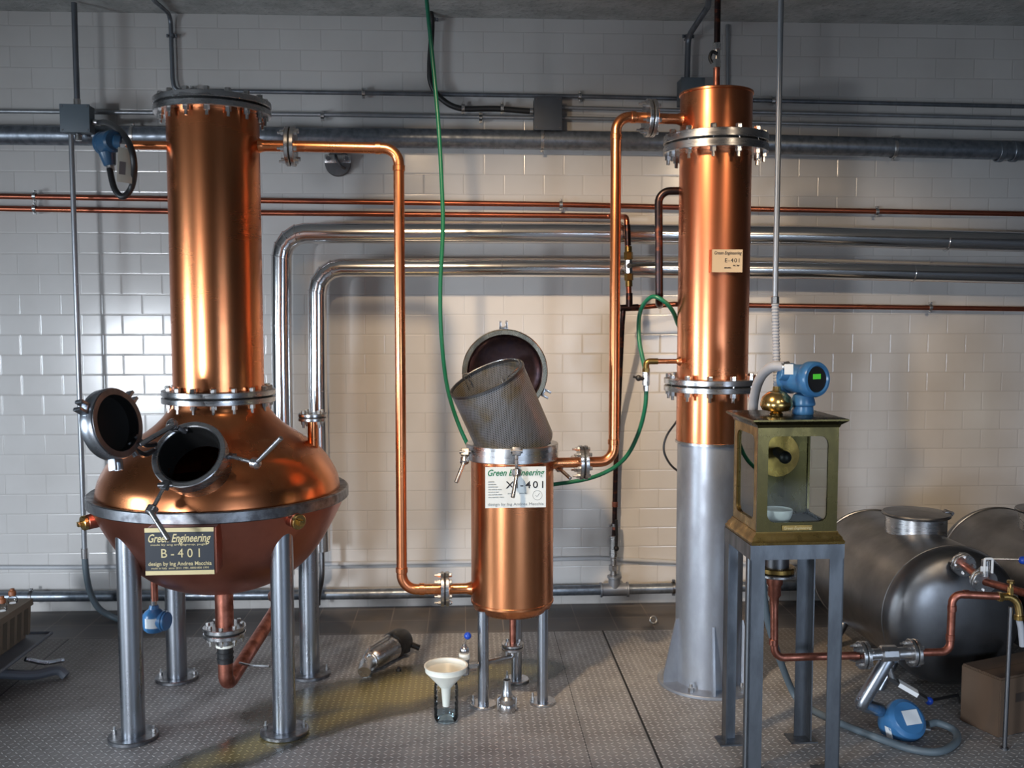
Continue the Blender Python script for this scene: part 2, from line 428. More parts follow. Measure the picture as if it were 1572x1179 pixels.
def text(body, parent, mat, M0, size, width=None, shear=0.0, sp=1.0, align='LEFT', bold=0.0):
    cu = bpy.data.curves.new('lettering', 'FONT'); cu.body = body; cu.size = size; cu.shear = shear
    cu.space_character = sp; cu.extrude = .0004; cu.offset = bold; cu.align_x = align; cu.resolution_u = 3
    tmp = bpy.data.objects.new('tmp', cu); COL.objects.link(tmp); bpy.context.view_layer.update()
    me = bpy.data.meshes.new_from_object(tmp.evaluated_get(bpy.context.evaluated_depsgraph_get()))
    bpy.data.objects.remove(tmp); bpy.data.curves.remove(cu)
    if width:
        xs = [v.co.x for v in me.vertices]; w = max(xs) - min(xs); s = width / w
        me.transform(Matrix.Diagonal((s, 1, 1, 1)))
    me.materials.clear(); me.materials.append(M[mat])
    o = bpy.data.objects.new('lettering', me); COL.objects.link(o)
    return attach(o, M0, parent)

def copies_clamp(parent, c, d, r, mat='steel_bolt', wall=True, stub=.03):
    """pipe clamp: band, ears and wall stub round a pipe of radius r"""
    c, d = V(c), V(d).normalized()
    def fn(bm):
        ring(bm, c - d * .009, d, r + .004, r - .0005, .018, 20, .001)
        e = V((0, 0, 1)) if abs(d.z) < .5 else V((1, 0, 0))
        fr = frame(c, d, e)
        for s in (-1, 1):
            p = c + e * s * (r + .011)
            box(bm, (0, 0, 0), (.014, .010, .016), frame(p, d, e))
            cyl(bm, p + V((0, -.014, 0)), p + V((0, .008, 0)), .0045, seg=6)
        if wall: cyl(bm, c + V((0, r, 0)), c + V((0, r + stub - .004, 0)), .005, seg=8)
    return part('clamp', mat, parent, fn)

def collars(parent, spots, r, mat):                     # soldered joints, each a part
    for c, d in spots:
        part('joint', mat, parent, lambda bm: ring(bm, V(c) - V(d).normalized() * .012, d, r * 1.13, r * .98, .024, 24, .002))

# ------------------------------------------------------------------ the room
def wallpt(x, off=0): return WY - off - WS * x
XL, XR, YB, ZC = -5.3, 4.6, -3.4, 3.262
YF = 4.98
WF = WY * math.cos(TURN)
bm = bmesh.new(); box(bm, ((XL + XR) / 2, WF + .06, ZC / 2), (XR - XL, .12, ZC)); struct('wall_back', bm, 'tiles')
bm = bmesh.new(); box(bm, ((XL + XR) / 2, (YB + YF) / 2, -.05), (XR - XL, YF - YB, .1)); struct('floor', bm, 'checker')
bm = bmesh.new(); box(bm, ((XL + XR) / 2, (YF + WF) / 2, -.05), (XR - XL, WF - YF, .1)); struct('floor_strip', bm, 'floortile')
bm = bmesh.new(); box(bm, ((XL + XR) / 2, (YB + WF) / 2, ZC + .05), (XR - XL, WF - YB, .1)); struct('ceiling', bm, 'concrete')
bm = bmesh.new(); box(bm, (XL - .05, (YB + WF) / 2, ZC / 2), (.1, WF - YB, ZC)); struct('wall_left', bm, 'darkwall')
bm = bmesh.new(); box(bm, (XR + .05, (YB + WF) / 2, ZC / 2), (.1, WF - YB, ZC)); struct('wall_right', bm, 'darkwall')
bm = bmesh.new(); box(bm, ((XL + XR) / 2, YB - .05, ZC / 2), (XR - XL, .1, ZC)); struct('wall_rear', bm, 'darkwall')
# unseen slab added behind the camera to cut window light off the upper wall
bm = bmesh.new(); box(bm, ((XL + XR) / 2, -1.05, (1.4 + ZC) / 2), (XR - XL, .12, ZC - 1.4)); struct('unseen_light_blocker', bm, 'darkwall')

# ------------------------------------------------------------------ wall services
def run(name, label, cat, pts, r, mat, rad=.0, group=None, seg=16, sub='pipe', n=8):
    t = thing(name, label, cat, pts[0], group)
    part(sub, mat, t, lambda bm: tube(bm, fillet(pts, rad, n) if rad else pts, r, seg))
    return t
def clampat(t, px, py, off, r, d=(1, -.03, 0), mat='steel_bolt'):
    copies_clamp(t, wl(px, py, off), d, r, mat, True, max(.005, off - r))

# thin top conduit
c0 = wl(262, 40, .03); c0.z = 3.245
t = run('conduit', 'thin dark conduit bending at the left and running highest along the wall', 'conduit',
        [wl(240, -30, .5) * 1.0, V((c0.x - .01, c0.y - .28, 3.235)), c0, wl(265, 120, .03), wl(268, 139, .03), wl(558, 143, .03), wl(890, 148, .03), wl(1200, 155, .03), wl(1760, 168, .03)], .0115, 'conduit', .05)
for px, py in ((558, 143), (890, 148), (1187, 155), (295, 140)): clampat(t, px, py, .03, .0115)
clampat(t, 264, 55, .03, .0115, (0, 0, 1), 'conduit')
t = run('conduit', 'thin grey conduit entering the left side of the wall junction box', 'conduit',
        [wl(-260, 168, .03), wl(490, 176, .03), wl(830, 181, .03)], .0115, 'conduit_light')
for px, py in ((495, 178), (738, 181)): clampat(t, px, py, .03, .0115)
t = run('conduit', 'upper of two thin conduits leaving the junction box to the right', 'conduit',
        [wl(855, 165, .03), wl(1150, 172, .03), wl(1760, 186, .03)], .0105, 'conduit_light')
t = run('conduit', 'lower of two thin conduits leaving the junction box to the right', 'conduit',
        [wl(855, 181, .03), wl(1150, 188, .03), wl(1760, 203, .03)], .0105, 'conduit_light')
# large galvanised main
t = run('galvanised_pipe', 'thick mottled galvanised pipe running across the upper wall', 'pipe',
        [wl(-260, 205, .075), wl(700, 213, .075), wl(1100, 219, .075), wl(1760, 237, .075)], .052, 'galv', seg=32)
for px, py in ((205, 209), (832, 214), (1371, 228)): clampat(t, px, py, .075, .052)
for px in (1534, 1556):
    part('coupling', 'galv', t, lambda bm: ring(bm, wl(px, 232.5, .075) - V((.015, 0, 0)), (1, -.03, -.01), .058, .05, .03, 32))
# copper pair
t = run('copper_pipe', 'upper thin copper pipe of the pair along the wall', 'pipe',
        [wl(-260, 297, .05), wl(400, 308, .05), wl(860, 314, .05), wl(1160, 321, .05), wl(1760, 332, .05)], .0145, 'copper_wall')
for px, py in ((53, 301), (861, 314), (1346, 325)): clampat(t, px, py, .05, .0145)
t = run('copper_pipe', 'lower thin copper pipe turning down to the lever valve', 'pipe',
        [wl(-260, 316, .05), wl(400, 327, .05), wl(860, 331, .05), wl(938, 332, .05), wl(962, 333, .29), wl(966, 468, .29)], .0145, 'copper_wall', .03)
clampat(t, 53, 320, .05, .0145)
part('joint', 'copper_dark', t, lambda bm: cyl(bm, wl(963, 345, .29), wl(964, 377, .29), .0165))
# lever valve on that drop
a, b = wl(964.5, 378, .29), wl(965.5, 440, .29)
t = thing('ball_valve', 'brass and steel ball valve with black lever on the copper drop pipe', 'valve', a.lerp(b, .5))
part('valve_body', 'steel_bolt', t, lambda bm: (cyl(bm, a.lerp(b, .33), a.lerp(b, .68), .021, seg=8, ch=.003)))
part('fitting', 'brass', t, lambda bm: (cyl(bm, a, a.lerp(b, .14), .019, ch=.002), cyl(bm, a.lerp(b, .14), a.lerp(b, .33), .024, seg=6, ch=.003)))
part('fitting', 'brass', t, lambda bm: (cyl(bm, a.lerp(b, .68), a.lerp(b, .85), .024, seg=6, ch=.003), cyl(bm, a.lerp(b, .85), b, .019, ch=.002)))
part('lever', 'black', t, lambda bm: (cyl(bm, wl(966, 408, .30), wl(966, 408, .335), .014), tube(bm, [wl(966, 408, .33), wl(985, 407, .335), wl(1008, 406, .335)], .007, 8)))

# aluminium clad pipes
def clad(label, pts, r, seams, elbow):
    t = thing('clad_pipe', label, 'pipe', pts[0])
    path = fillet(pts, .13, 4)
    part('cladding', 'clad', t, lambda bm: tube(bm, path, r, 32))
    i0 = 1 if elbow else 0
    for p, q in zip(path[1:6], path[2:7]):
        part('seam', 'clad', t, lambda bm: ring(bm, p - (q - p).normalized() * .003, (q - p), r + .0035, r - .002, .006, 32, .001))
        for s in (-.3, .1, .5):
            part('rivet', 'steel_dark', t, lambda bm: sphere(bm, p.lerp(q, .35) + V((s * r, -r * math.sqrt(1 - s * s), 0)), .0035, 8))
    for px, py in seams:
        part('seam', 'clad', t, lambda bm: ring(bm, wl(px, py, .2) - V((.003, 0, 0)), (1, -.03, 0), r + .0035, r - .002, .006, 32, .001))
    return t
clad('aluminium clad pipe rising behind the pot still and turning right, outer and upper one',
     [wl(437, 882, .2), wl(432, 500, .2), wl(432, 358, .2), wl(850, 358, .2), wl(1230, 362, .2), wl(1760, 377, .2)], .054, ((770, 358), (1452, 370)), True)
tB = clad('aluminium clad pipe turning right below the other one, ending low beside the still leg',
     [wl(493, 845, .2), wl(488, 600, .2), wl(487, 411, .2), wl(850, 411, .2), wl(1230, 414, .2), wl(1760, 427, .2)], .050, ((770, 411), (1401, 419)), False)
part('end_pipe', 'steel_dark', tB, lambda bm: tube(bm, spline([wl(494, 842, .2), wl(494, 885, .2), wl(489, 915, .15), wl(488, 928, .13)]), .014))
# thin copper line at mid height with clamp
t = run('copper_pipe', 'lowest thin copper pipe on the wall, running right behind the condenser', 'pipe',
        [wl(955, 473, .29), wl(975, 472, .29), wl(1035, 467, .29), wl(1100, 468, .05), wl(1160, 469, .05), wl(1760, 477, .05)], .0135, 'copper_wall')
clampat(t, 1428, 472, .05, .0135)
part('tee', 'copper_dark', t, lambda bm: (cyl(bm, wl(952, 473, .29), wl(980, 472, .29), .018), cyl(bm, wl(966, 450, .29), wl(966, 474, .29), .018)))
# blackened drop pipe to the floor main
t = run('drop_pipe', 'patchy blackened copper pipe dropping down the wall to a galvanised tee', 'pipe',
        [wl(957, 474, .29), wl(955, 500, .28), wl(949, 640, .07), wl(945, 720, .06), wl(942, 880, .06)], .014, 'copper_dark')
for y in (770, 805): part('joint', 'copper_dull', t, lambda bm: cyl(bm, wl(944, y, .06), wl(944, y + 8, .06), .0165))
copies_clamp(t, wl(943, 806, .06), (0, 0, 1), .0145)
a, b = wl(942, 822, .06), wl(942, 882, .06)
t = thing('ball_valve', 'steel ball valve with black lever above the floor level tee', 'valve', b)
part('valve_body', 'steel', t, lambda bm: (cyl(bm, a, a.lerp(b, .55), .024, seg=8, ch=.003), cyl(bm, a.lerp(b, .55), a.lerp(b, .75), .018), cyl(bm, a.lerp(b, .75), a.lerp(b, .9), .027, seg=6, ch=.002), cyl(bm, a.lerp(b, .9), b, .02)))
part('lever', 'black', t, lambda bm: (sphere(bm, wl(946, 842, .1), .016, 12), tube(bm, [wl(946, 842, .1), wl(947, 820, .11), wl(946, 798, .11)], .008, 8)))
# floor level main with tee
t = run('galvanised_pipe', 'dull galvanised pipe running low along the foot of the wall', 'pipe',
        [wl(-260, 918, .075), wl(560, 912, .075), wl(940, 905, .075), wl(1300, 897, .075), wl(1760, 891, .075)], .029, 'galv', seg=24)
def tee(bm):
    c = wl(943, 905, .075); d = V((1, -.03, .012)).normalized()
    cyl(bm, c - d * .075, c + d * .075, .036, seg=28, ch=.003)
    cyl(bm, c, c + V((0, 0, .075)), .034, seg=28, ch=.003)
    for s in (-1, 1): ring(bm, c + d * (s * .075 - .006), d, .042, .03, .012, 28)
    ring(bm, c + V((0, 0, .066)), (0, 0, 1), .041, .01, .014, 28)
part('tee', 'colbase', t, tee)
for px, py in ((1034, 902), (48, 916), (484, 913)): clampat(t, px, py, .075, .029, mat='steel_dark')
# painted cable at low level
t = run('clipped_cable', 'pale cable clipped low on the tiles above the floor main', 'cable',
        [wl(-260, 871, .014), wl(120, 871, .014), wl(500, 866, .014), wl(760, 862, .014), wl(860, 858, .014), wl(920, 857, .014), wl(1040, 863, .014), wl(1262, 866, .014), wl(1760, 866, .014)], .012, 'grout_cable', seg=10)
# small rod high on the wall
t = run('fixed_rod', 'slim grey rod fixed upright on the tiles above the condenser', 'rod', [wl(1117, 38, .02), wl(1117, 135, .02)], .010, 'conduit_light')
# pipe bracket hidden partly by the transfer pipe
c = wl(518, 247, .049)
t = thing('pipe_mount', 'round wall bracket with two bolts under the still outlet pipe', 'bracket', c)
part('base_disc', 'steel_dark', t, lambda bm: cyl(bm, c + V((0, .045, -.01)), c + V((0, .02, -.01)), .07, seg=32, ch=.004))
part('plate', 'steel_bolt', t, lambda bm: box(bm, (c.x, c.y + .012, c.z + .012), (.14, .012, .045), ch=.004))
for s in (-1, 1): part('bolt', 'steel_dark', t, lambda bm: cyl(bm, c + V((s * .05, .008, .012)), c + V((s * .05, -.016, .012)), .012, seg=6))
part('hook', 'steel_dark', t, lambda bm: tube(bm, spline([c + V((-.01, 0, .03)), c + V((0, -.03, 0)), c + V((.02, -.02, -.03)), c + V((.04, 0, -.04))], 6), .008, 8))

# junction boxes
def jbox(label, px0, py0, px1, py1, off, depth, mat):
    a, b = wl(px0, py1, off), wl(px1, py0, off)
    t = thing('junction_box', label, 'junction box', ((a.x + b.x) / 2, (a.y + b.y) / 2 + depth / 2, a.z))
    cx, cz, w, h_ = (a.x + b.x) / 2, (a.z + b.z) / 2, b.x - a.x, b.z - a.z; cy = (a.y + b.y) / 2
    part('housing', mat, t, lambda bm: box(bm, (cx, cy + depth / 2 + .004, cz), (w * .96, depth, h_ * .96), ch=.003))
    part('cover', mat, t, lambda bm: box(bm, (cx, cy, cz), (w, .012, h_), ch=.003))
    for i in (-1, 1):
        for j in (-1, 1):
            part('screw', 'steel_dark', t, lambda bm: cyl(bm, (cx + i * w * .42, cy - .005, cz + j * h_ * .42), (cx + i * w * .42, cy - .009, cz + j * h_ * .42), .004, seg=8))
    return t, V((cx, cy + depth / 2, cz)), w, h_
jb, jc, jw, jh = jbox('square grey junction box on the vertical conduit at the left', 93, 160, 137, 203, .24, .08, 'box_grey')
jm, mc, mw, mh = jbox('dark grey junction box beside the green hose at the end of the black cable', 820, 149, 863, 200, .11, .09, 'box_dark')
jr, rc, rw, rh = jbox('small grey box behind the top of the condenser column', 1045, 119, 1082, 160, .155, .1, 'box_grey')
for s, p in ((1, V((0, 0, jh / 2))), (-1, V((0, 0, -jh / 2)))):
    part('gland', 'steel_bolt', jb, lambda bm: cyl(bm, jc + p, jc + p + V((0, 0, s * .035)), .018, seg=12, ch=.002))
part('gland', 'steel_bolt', jb, lambda bm: cyl(bm, jc + V((jw / 2, 0, -.01)), jc + V((jw / 2 + .04, 0, -.015)), .016, seg=12, ch=.002))
part('gland', 'steel_bolt', jm, lambda bm: cyl(bm, mc + V((-mw / 2 - .02, 0, .02)), mc + V((-mw / 2, 0, .02)), .018, seg=12, ch=.002))
# left vertical conduit
top = V((jc.x, jc.y, 3.25))
t = run('conduit', 'vertical conduit from ceiling down to the left junction box', 'conduit', [top, jc + V((0, 0, jh / 2 + .033))], .0145, 'conduit')
e = V((wl(122, 600, .2).x, jc.y, wl(124, 850, .2).z))
t = run('conduit', 'vertical steel conduit below the left junction box running down past the lid', 'conduit', [V((e.x, e.y, jc.z - jh / 2 - .004)), e], .0135, 'conduit_light')
part('gland', 'steel_bolt', t, lambda bm: cyl(bm, e + V((0, 0, .03)), e - V((0, 0, .025)), .018, seg=12))
pts = spline([e, e + V((.004, 0, -.10)), e + V((.022, 0, -.21)), e + V((.065, 0, -.30)), e + V((.13, 0, -.345)), e + V((.20, -.05, -.355)), e + V((.30, -.2, -.35))], 8)
part('flexible_hose', 'hose_grey', t, lambda bm: tube(bm, pts, .0165, 14))

# conduit into the small right box and black cable into middle box
t = run('conduit', 'grey conduit coming off the ceiling into the box behind the condenser', 'conduit',
        [V((wl(1060, 0, 1.0).x + .08, 4.3, 3.24)), V((rc.x + .02, rc.y - .25, 3.23)), V((rc.x - .015, rc.y, 3.15)), rc + V((-.02, 0, rh / 2 - .01))], .0155, 'conduit', .06)
copies_clamp(t, V((rc.x - .016, rc.y, wl(1055, 57, .09).z)), (0, 0, 1), .0155, 'conduit', True, .06)
t = thing('black_cable', 'thick black cable hanging from the ceiling and curving into the junction box', 'cable', wl(660, 60, .05))
pts = spline([wl(660, -25, .25), wl(660, 8, .12), wl(663, 40, .064), wl(660, 100, .064), wl(662, 128, .064), wl(676, 150, .064), wl(705, 166, .064), wl(760, 167, .064), mc + V((-mw / 2 - .015, 0, .02))], 8)
part('cable', 'black', t, lambda bm: tube(bm, pts, .0155, 12))
for px, py in ((711, 166), (771, 166)): clampat(t, px, py, .064, .0155)
copies_clamp(t, wl(664, 30, .06), (0, 0, 1), .0155, 'conduit')

# ------------------------------------------------------------------ pot still
AX = V((-.896, 4.13, 0))
def zax(py, px=328, Y=4.13): return at(px, py, Y).z
zT = zax(167, 324); zN = zax(607, 332); zE = zax(757, 332)
RC = .183
still = thing('pot_still', 'large copper pot still with tall column and open manhole, on four steel legs', 'still', AX)
A_ = lambda z, dx=0, dy=0: AX + V((dx, dy, z))
part('column', 'copper', still, lambda bm: lathe(bm, [(RC, zN + .01), (RC, zT)], Matrix.Translation(AX), 96))
flange(still, A_(zT), (0, 0, 1), .232, .024, 16, .013, .0, .009, rb=.206, rot=.1)
flange(still, A_(zN), (0, 0, 1), .229, .022, 16, .013, .165, .007, rb=.204, rot=.1)
# manhole opening
mh_c = at(294, 703, 3.66); mh_n = V((-.12, -.80, .585)).normalized()
prof = [(0.4909, zE + .005), (0.4889, zE + .03), (0.4802, zE + .07), (0.4646, zE + .105), (0.4432, zE + .14), (0.4150, zE + .175), (0.3771, zE + .207), (0.3353, zE + .237), (0.2916, zE + .266), (0.2547, zE + .295), (0.2255, zE + .325), (0.2061, zE + .352), (0.1973, zN - .028)]
def smooth_prof(p, n=6):
    q = spline([V((a, b, 0)) for a, b in p], n); return [(v.x, v.y) for v in q]
def dome(bm):
    lathe(bm, smooth_prof(prof, 8), Matrix.Translation(AX), 160)
    kill = []
    for f in bm.faces:
        dlt = f.calc_center_median() - mh_c; ax_ = dlt.dot(mh_n)
        if (dlt - mh_n * ax_).length < .112 and -.25 < ax_ < .2: kill.append(f)
    bmesh.ops.delete(bm, geom=kill, context='FACES')
part('dome', 'copper_pot', still, dome)
part('rim_ring', 'steel_ring', still, lambda bm: lathe(bm, [(.476, zE - .02), (.520, zE - .022), (.525, zE - .018), (.525, zE + .018), (.520, zE + .022), (.476, zE + .014), (.476, zE - .02)], Matrix.Translation(AX), 128))
zB = zax(905, 335, 4.13)
bp = [(0.5103, zE - .02), (0.4938, zE - .055), (0.4617, zE - .12), (0.4277, zE - .18), (0.3937, zE - .232), (0.3421, zE - .29), (0.2770, zE - .340), (0.1993, zE - .376), (0.1069, zE - .402), (0.0000, zE - .410)]
def bowlr(r):
    q = smooth_prof(bp, 10)
    for (r0, z0), (r1, z1) in zip(q, q[1:]):
        if r1 <= r <= r0: return z0 + (z1 - z0) * (r0 - r) / max(1e-9, r0 - r1)
part('bowl', 'copper_bowl', still, lambda bm: lathe(bm, smooth_prof(bp, 6), Matrix.Translation(AX), 128))
# legs
for px, py in ((205, 1133), (437, 1125), (272, 1042), (476, 1036)):
    f = onfloor(px, py); rr = math.hypot(f.x - AX.x, f.y - AX.y); zt = bowlr(min(.505, rr + .045))
    lg = part('leg', 'steel_leg', still, lambda bm: cyl(bm, (f.x, f.y, .014), (f.x, f.y, zt + .012), .045, seg=36))
    part('foot_plate', 'steel_ring', lg, lambda bm: cyl(bm, (f.x, f.y, 0), (f.x, f.y, .017), .095, seg=40, ch=.003))
    for s in (-1, 1): part('anchor_bolt', 'steel_bolt', lg, lambda bm: (cyl(bm, (f.x + s * .075, f.y + .01, .016), (f.x + s * .075, f.y + .01, .03), .009, seg=6), cyl(bm, (f.x + s * .075, f.y + .01, .016), (f.x + s * .075, f.y + .01, .045), .005, seg=8)))
# manhole
R_O, R_I = .136, .114
mhp = part('manhole_ring', 'steel', still, lambda bm: lathe(bm, [(R_I, -.10), (R_I, .03), (R_I + .004, .034), (R_O - .003, .034), (R_O, .031), (R_O, -.012), (R_O - .008, -.016), (R_I + .006, -.10), (R_I, -.10)], frame(mh_c, mh_n), 72))
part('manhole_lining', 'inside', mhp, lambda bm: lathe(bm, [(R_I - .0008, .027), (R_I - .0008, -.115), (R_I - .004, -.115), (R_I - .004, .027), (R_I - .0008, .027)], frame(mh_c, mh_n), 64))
def t_handle(parent, p0, p1, b0, b1, scale=1.0):
    p0, p1, b0, b1 = map(V, (p0, p1, b0, b1)); s = scale
    hb = part('clamp_screw', 'steel', parent, lambda bm: tube(bm, [p0, p1], .0075 * s, 10))
    part('eye', 'steel_dark', hb, lambda bm: (box(bm, (0, 0, .0), (.038 * s, .016 * s, .036 * s), frame(p0, (p1 - p0)), ch=.003), cyl(bm, p0 + V((-.026 * s, 0, 0)), p0 + V((.026 * s, 0, 0)), .009 * s)))
    part('nut', 'steel', hb, lambda bm: (cyl(bm, p1 - (p1 - p0).normalized() * .015 * s, p1 + (p1 - p0).normalized() * .015 * s, .021 * s, seg=16, ch=.004), sphere(bm, p1, .021 * s, 14)))
    part('handle_bar', 'steel', hb, lambda bm: (cyl(bm, b0, b1, .0092 * s, seg=14, ch=.002)))
    return hb
t_handle(still, at(352, 700, 3.66), at(392, 711, 3.60), at(396, 708, 3.57), at(432, 672, 3.50))
t_handle(still, at(254, 745, 3.57), at(233, 783, 3.52), at(231, 785, 3.49), at(259, 829, 3.42))
t_handle(still, at(278, 660, 3.70), at(264, 652, 3.68), at(268, 652, 3.64), at(214, 683, 3.55))
# lid
lc = at(173, 651, 3.50); ln_ = V((.90, -.38, .20)).normalized(); LS = .9
fl_ = frame(lc, ln_)
lid = part('manhole_lid', 'steel_leg', still, lambda bm: lathe(bm, [(a * LS, b) for a, b in [(0, -.052), (.08, -.05), (.12, -.04), (.137, -.03), (.140, -.025), (.140, .018), (.137, .022), (.118, .022), (.115, .018), (.113, -.02), (.09, -.034), (0, -.042)]], fl_, 72))
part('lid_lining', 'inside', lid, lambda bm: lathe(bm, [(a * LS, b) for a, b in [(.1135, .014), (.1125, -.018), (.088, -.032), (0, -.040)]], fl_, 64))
part('lid_seal', 'steel_dark', lid, lambda bm: lathe(bm, [(a * LS, b) for a, b in [(.112, .016), (.112, .026), (.134, .026), (.134, .020), (.112, .016)]], fl_, 64))
for a_ in (150, 35, 262):
    ar = math.radians(a_); right = V((math.cos(YAW), -math.sin(YAW), 0)).cross(ln_)
    ex = V((0, 0, 1)).cross(ln_).normalized(); ez = ln_.cross(ex)
    dirv = ex * math.cos(ar) + ez * math.sin(ar); tang = ln_.cross(dirv)
    def lug(bm):
        for s in (-1, 1):
            box(bm, (0, 0, 0), (.012, .030, .042), frame(lc + dirv * .143 + tang * .014 * s - ln_ * .004, dirv, ln_), ch=.002)
        box(bm, (0, 0, 0), (.04, .030, .012), frame(lc + dirv * .128 - ln_ * .004, dirv, ln_), ch=.002)
    part('lug', 'steel_leg', lid, lug)
def hinge(bm):
    a1 = lc + (ex * .8 + ez * -.55).normalized() * .142
    for p, q_ in ((at(206, 668, 3.56), at(238, 682, 3.66)), (at(206, 690, 3.56), at(236, 692, 3.66))):
        tube(bm, spline([p, p.lerp(q_, .5) + V((0, -.01, -.015)), q_], 5), .011, 8)
    cyl(bm, at(198, 680, 3.56), at(210, 700, 3.56), .012)
part('hinge', 'steel_dark', still, hinge)
# riser flange at the right of dome
rx = at(480, 640, 4.13)
part('riser', 'copper_pot', still, lambda bm: cyl(bm, (rx.x, rx.y, zax(700, 480)), (rx.x, rx.y, rx.z), .022, seg=24))
flange(still, rx, (0, 0, 1), .060, .014, 4, .010, .0, .004, rot=.7, rb=.045)
# brass plugs
for px, py, Y_, dr in ((456, 800, 3.745, V((.66, -.75, -.12))), (133, 802, 3.95, V((-.75, -.66, -.1)))):
    p = at(px, py, Y_); dr = dr.normalized()
    pl = part('plug_boss', 'copper_bowl', still, lambda bm: cyl(bm, p - dr * .09, p, .032, .030, seg=24, ch=.003))
    part('brass_plug', 'brass_bright', pl, lambda bm: (cyl(bm, p, p + dr * .018, .030, seg=24, ch=.003), box(bm, (0, 0, .026), (.020, .020, .02), frame(p, dr), ch=.002)))
# name plate
pY = 3.56
pa, pb = at(224, 883, pY), at(328, 809, pY); pw, ph = pb.x - pa.x, pb.z - pa.z
npl = part('name_plate', 'slate', still, lambda bm: box(bm, ((pa.x + pb.x) / 2, pY, (pa.z + pb.z) / 2), (pw, .004, ph)))
part('plate_mount', 'copper_bowl', still, lambda bm: box(bm, ((pa.x + pb.x) / 2 + .008, pY + .052, (pa.z + pb.z) / 2), (pw, .095, ph), ch=.004))
for z0 in (pa.z + ph * .045, pb.z - ph * .045):
    part('gold_band', 'gold', npl, lambda bm: box(bm, ((pa.x + pb.x) / 2, pY - .0025, z0), (pw, .002, ph * .09)))
def T0(x, z, Y_): return Matrix.Translation((x, Y_, z)) @ Matrix.Rotation(PI / 2, 4, 'X')
yt = pY - .003
text('Green Engineering', npl, 'gold', T0(pa.x + .008, pb.z - ph * .30, yt), .042, pw - .022, .35, bold=.0006)
text('made by eng art gogroup, puglia', npl, 'gold', T0(pa.x + .02, pb.z - ph * .375, yt), .010, pw - .045)
text('B-401', npl, 'gold', T0(pa.x + pw * .22, pb.z - ph * .63, yt), .046, pw * .56, sp=1.5)
text('design by Ing Andrea Macchia', npl, 'gold', T0(pa.x + .01, pa.z + ph * .20, yt), .02, pw - .02, bold=.0002)
text('made in Italy  anno 2011 1981, 8800-800 1990', npl, 'gold', T0(pa.x + .02, pa.z + ph * .125, yt), .010, pw - .04)
# left nozzle
nz = zax(223, 230)
part('side_nozzle', 'copper', still, lambda bm: cyl(bm, A_(nz, -RC + .01), A_(nz, -.345), .0175, seg=24))
part('side_nozzle', 'copper', still, lambda bm: lathe(bm, [(.034, 0), (.026, .015), (.023, .03), (.0225, .105)], frame(A_(zax(224, 420), RC - .006), (1, 0, 0)), 32))
# bottom outlet with flange, white ring, hose tail
oz = at(345, 968, 4.13).z; ox = at(345, 968, 4.13).x - AX.x
part('outlet', 'copper_dull', still, lambda bm: cyl(bm, A_(zE - .41, ox), A_(oz + .01, ox), .038, seg=28))
flange(still, A_(oz, ox), (0, 0, 1), .088, .018, 8, .010, .0, .008)
part('union', 'steel', still, lambda bm: (cyl(bm, A_(oz - .024, ox), A_(oz - .06, ox), .035, seg=28)))
part('white_seal', 'white_plastic', still, lambda bm: cyl(bm, A_(oz - .058, ox), A_(oz - .068, ox), .038, seg=28))
zb = oz - .068
part('coupling', 'black', still, lambda bm: (cyl(bm, A_(zb, ox), A_(zb - .07, ox), .033, seg=24), ring(bm, A_(zb - .03, ox), (0, 0, 1), .036, .03, .008), ring(bm, A_(zb - .055, ox), (0, 0, 1), .036, .03, .008)))
o0 = A_(zb - .065, ox)
elb = fillet([o0, o0 + V((0, 0, -.115)), o0 + V((.16, .62, .10)), wl(420, 915, .40)], .06, 8)
part('drain_pipe', 'copper_dull', still, lambda bm: tube(bm, elb, .031, 20))
part('drain_lever', 'steel', still, lambda bm: tube(bm, [at(368, 1018, 4.2), at(385, 1022, 4.15), at(414, 1023, 4.12)], .006, 8))
# small copper stub with blue transmitter beneath the pot
sb = at(237, 905, 4.0)
part('stub', 'copper_dull', still, lambda bm: cyl(bm, (sb.x, sb.y, at(237, 885, 4.0).z), (sb.x, sb.y, at(237, 922, 4.0).z), .014, seg=16))

def transmitter_small(name, label, p, dirx, s=1.0, mat='blue', side='x', white=True):
    """compact round housing with neck above, cover cap facing dirx and a cable gland"""
    t = thing(name, label, 'transmitter', p - V((0, 0, .05 * s)))
    part('housing', mat, t, lambda bm: lathe(bm, [(0, -.045 * s), (.03 * s, -.044 * s), (.040 * s, -.034 * s), (.043 * s, -.02 * s), (.043 * s, .018 * s), (.036 * s, .034 * s), (.02 * s, .046 * s), (.016 * s, .06 * s), (0, .06 * s)], Matrix.Translation(p), 32))
    d = V(dirx).normalized()
    part('cover_cap', mat, t, lambda bm: (cyl(bm, p + d * .02 * s, p + d * .058 * s, .036 * s, seg=28, ch=.004 * s), ring(bm, p + d * .036 * s, d, .039 * s, .03 * s, .01 * s, 28)))
    part('conduit_entry', mat, t, lambda bm: (cyl(bm, p - d * .02 * s, p - d * .06 * s, .022 * s, seg=20, ch=.003 * s)))
    part('gland', 'steel_bolt', t, lambda bm: cyl(bm, p + V((0, 0, .055 * s)), p + V((0, 0, .085 * s)), .012 * s, seg=6))
    return t
ts = transmitter_small('pressure_transmitter', 'small blue transmitter hanging under the pot still between its legs', at(237, 952, 4.0), (1, -.3, 0), 1.05)
c = at(237, 952, 4.0)
def patch(bm):
    fr = Matrix.Translation(c)
    vs = [[bm.verts.new(fr @ V((.0462 * math.cos(a), .0462 * math.sin(a), z))) for a in [math.radians(-125 + i * 10) for i in range(9)]] for z in (-.022, .018)]
    for i in range(8): bm.faces.new((vs[0][i], vs[0][i + 1], vs[1][i + 1], vs[1][i]))
part('sticker', 'white', ts, patch)

